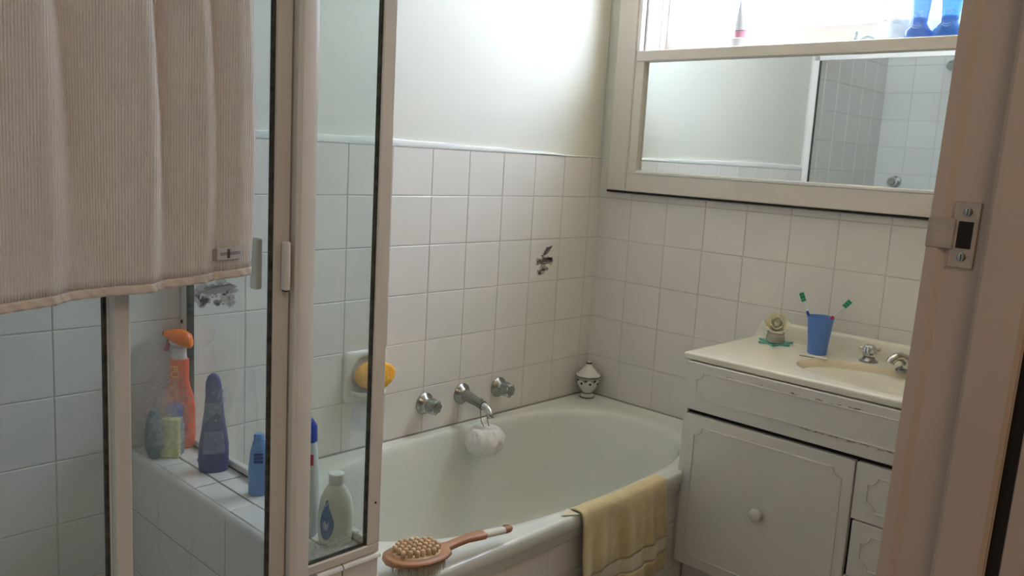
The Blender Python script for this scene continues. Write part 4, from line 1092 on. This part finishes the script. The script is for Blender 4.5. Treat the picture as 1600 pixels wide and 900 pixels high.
# =========================================================== WINDOW SILL OBJECTS
SZ = 1.7040
c = (.022, -.502, SZ); C3 = Vector(c)
tb = empty('cosmetic_tube', c, label='white tube with a pink collar standing on its cap on the sill', cat='tube')
bm = B(); lathe(bm, c, [(0, .028), (.002, .031), (.026, .034), (.028, .032)], 28); obj('white_cap', bm, mat('sill_white', (.80, .80, .84), .4), tb, smooth=35)
bm = B(); lathe(bm, c, [(.0285, .019), (.040, .020), (.050, .022), (.052, .018)], 28); obj('pink_collar', bm, mat('pink_collar', (.72, .34, .42), .4), tb, smooth=35)
bm = B(); R_ = []
for z, a, b in ((.0525, .021, .021), (.057, .0235, .0215), (.09, .019, .021), (.12, .011, .021), (.16, .003, .022), (.165, .0015, .022)):
    R_.append(ring(c[0], c[1], c[2]+z, b, a, 28))
loft(bm, R_); obj('tube_body', bm, mat('tube_translucent', (.82, .84, .92), .4, sub=.3), tb, smooth=50)

# small clear trinket
c = (.030, -.870, SZ); tr = empty('glass_trinket', c, label='little clear grey-green glass trinket lying mid sill', cat='ornament')
TRK = mat('grey_green_clear', (.62, .72, .68), .15, trans=.4)
bm = B(); lathe(bm, c, [(0, .012), (.003, .016), (.008, .012), (.018, .006), (.028, .008), (.036, .004), (.038, .001)], 20); obj('stopper', bm, TRK, tr, smooth=50)
bm = B(); tube(bm, [(c[0], c[1]-.014, SZ+.006), (c[0]-.003, c[1]-.026, SZ+.014), (c[0], c[1]-.036, SZ+.016), (c[0]+.004, c[1]-.046, SZ+.012), (c[0], c[1]-.055, SZ+.007)], .006, 10, rs=[.005, .006, .007, .006, .003]); obj('body', bm, TRK, tr, smooth=60)

# clear bottle in front of mullion
c = (.045, -.985, SZ); cbz = empty('clear_bottle', c, label='pale clear flat bottle in front of the window mullion', cat='bottle')
bm = B(); lathe(bm, c, [(0, .020, .028), (.004, .022, .031), (.05, .022, .034), (.12, .020, .040), (.16, .015, .042), (.18, .010, .016), (.20, .010, .012)], 28, 0, 2.6); obj('bottle_body', bm, mat('clear_pale_plastic', (.80, .86, .88), .12, trans=.55), cbz, smooth=45)
bm = B()
for k, (z, l) in enumerate(((.058, .010), (.052, .013), (.046, .010), (.026, .006), (.020, .008))):
    box(bm, c[0]-.0245, c[0]-.0238, c[1]+l, c[1]-l*.6, SZ+z, SZ+z+.0022)
obj('label_print', bm, mat('pale_grey_print', (.42, .50, .56), .5), cbz)

# two blue bottles and a light blue tub
def sill_blue(c, label, col, s=1.0):
    t = empty('blue_bottle', c, label=label, cat='bottle', group='blue bottles on the window sill')
    m = mat('blue_'+str(round(c[1], 2)), col, .15, trans=.35, sub=.0)
    bm = B(); lathe(bm, c, [(0, .022*s, .028*s), (.003, .025*s, .031*s), (.018, .026*s, .0315*s), (.030, .022*s, .026*s), (.038, .018*s, .0195*s), (.055, .017*s, .0190*s), (.10, .018*s, .022*s), (.15, .018*s, .024*s), (.165, .012, .014), (.17, .010, .010)], 30, 0, 2.3); obj('bottle_body', bm, m, t, smooth=45)
    bm = B(); lathe(bm, c, [(.1705, .011), (.195, .011), (.197, .009)], 20); obj('cap', bm, mat('blue_cap_'+str(round(c[1], 2)), (.05, .12, .4), .3), t, smooth=35)
    lm = mat('pale_mark_'+str(round(c[1], 2)), (.62, .78, .95), .4); bm = B()
    for z, l in ((.060, .009), (.066, .011), (.025, .013), (.031, .010)):
        tube(bm, [(c[0]-.0195*s-(.006 if z < .04 else 0), c[1]+l*q, SZ+z+.004*q*q) for q in (-1, -.5, 0, .5, 1)], .0009, 5)
    obj('label_marks', bm, lm, t)
sill_blue((.018, -1.048, SZ), 'blue bottle on the sill beside the clear bottle', (.13, .27, .68), 1.2)
sill_blue((.012, -1.128, SZ), 'blue bottle on the sill nearest the door jamb', (.08, .25, .68), 1.3)
c = (.055, -1.200, SZ); lt = empty('blue_tub', c, label='low light blue tub behind the blue bottles on the sill', cat='tub')
bm = B(); lathe(bm, c, [(0, .026), (.003, .029), (.038, .030), (.040, .028)], 28); obj('tub_body', bm, mat('light_blue_tub', (.20, .50, .78), .2, trans=.3), lt, smooth=40)
bm = B(); lathe(bm, c, [(.0405, .030), (.052, .030), (.054, .027)], 28); obj('lid', bm, mat('light_blue_lid', (.30, .60, .85), .3), lt, smooth=40)
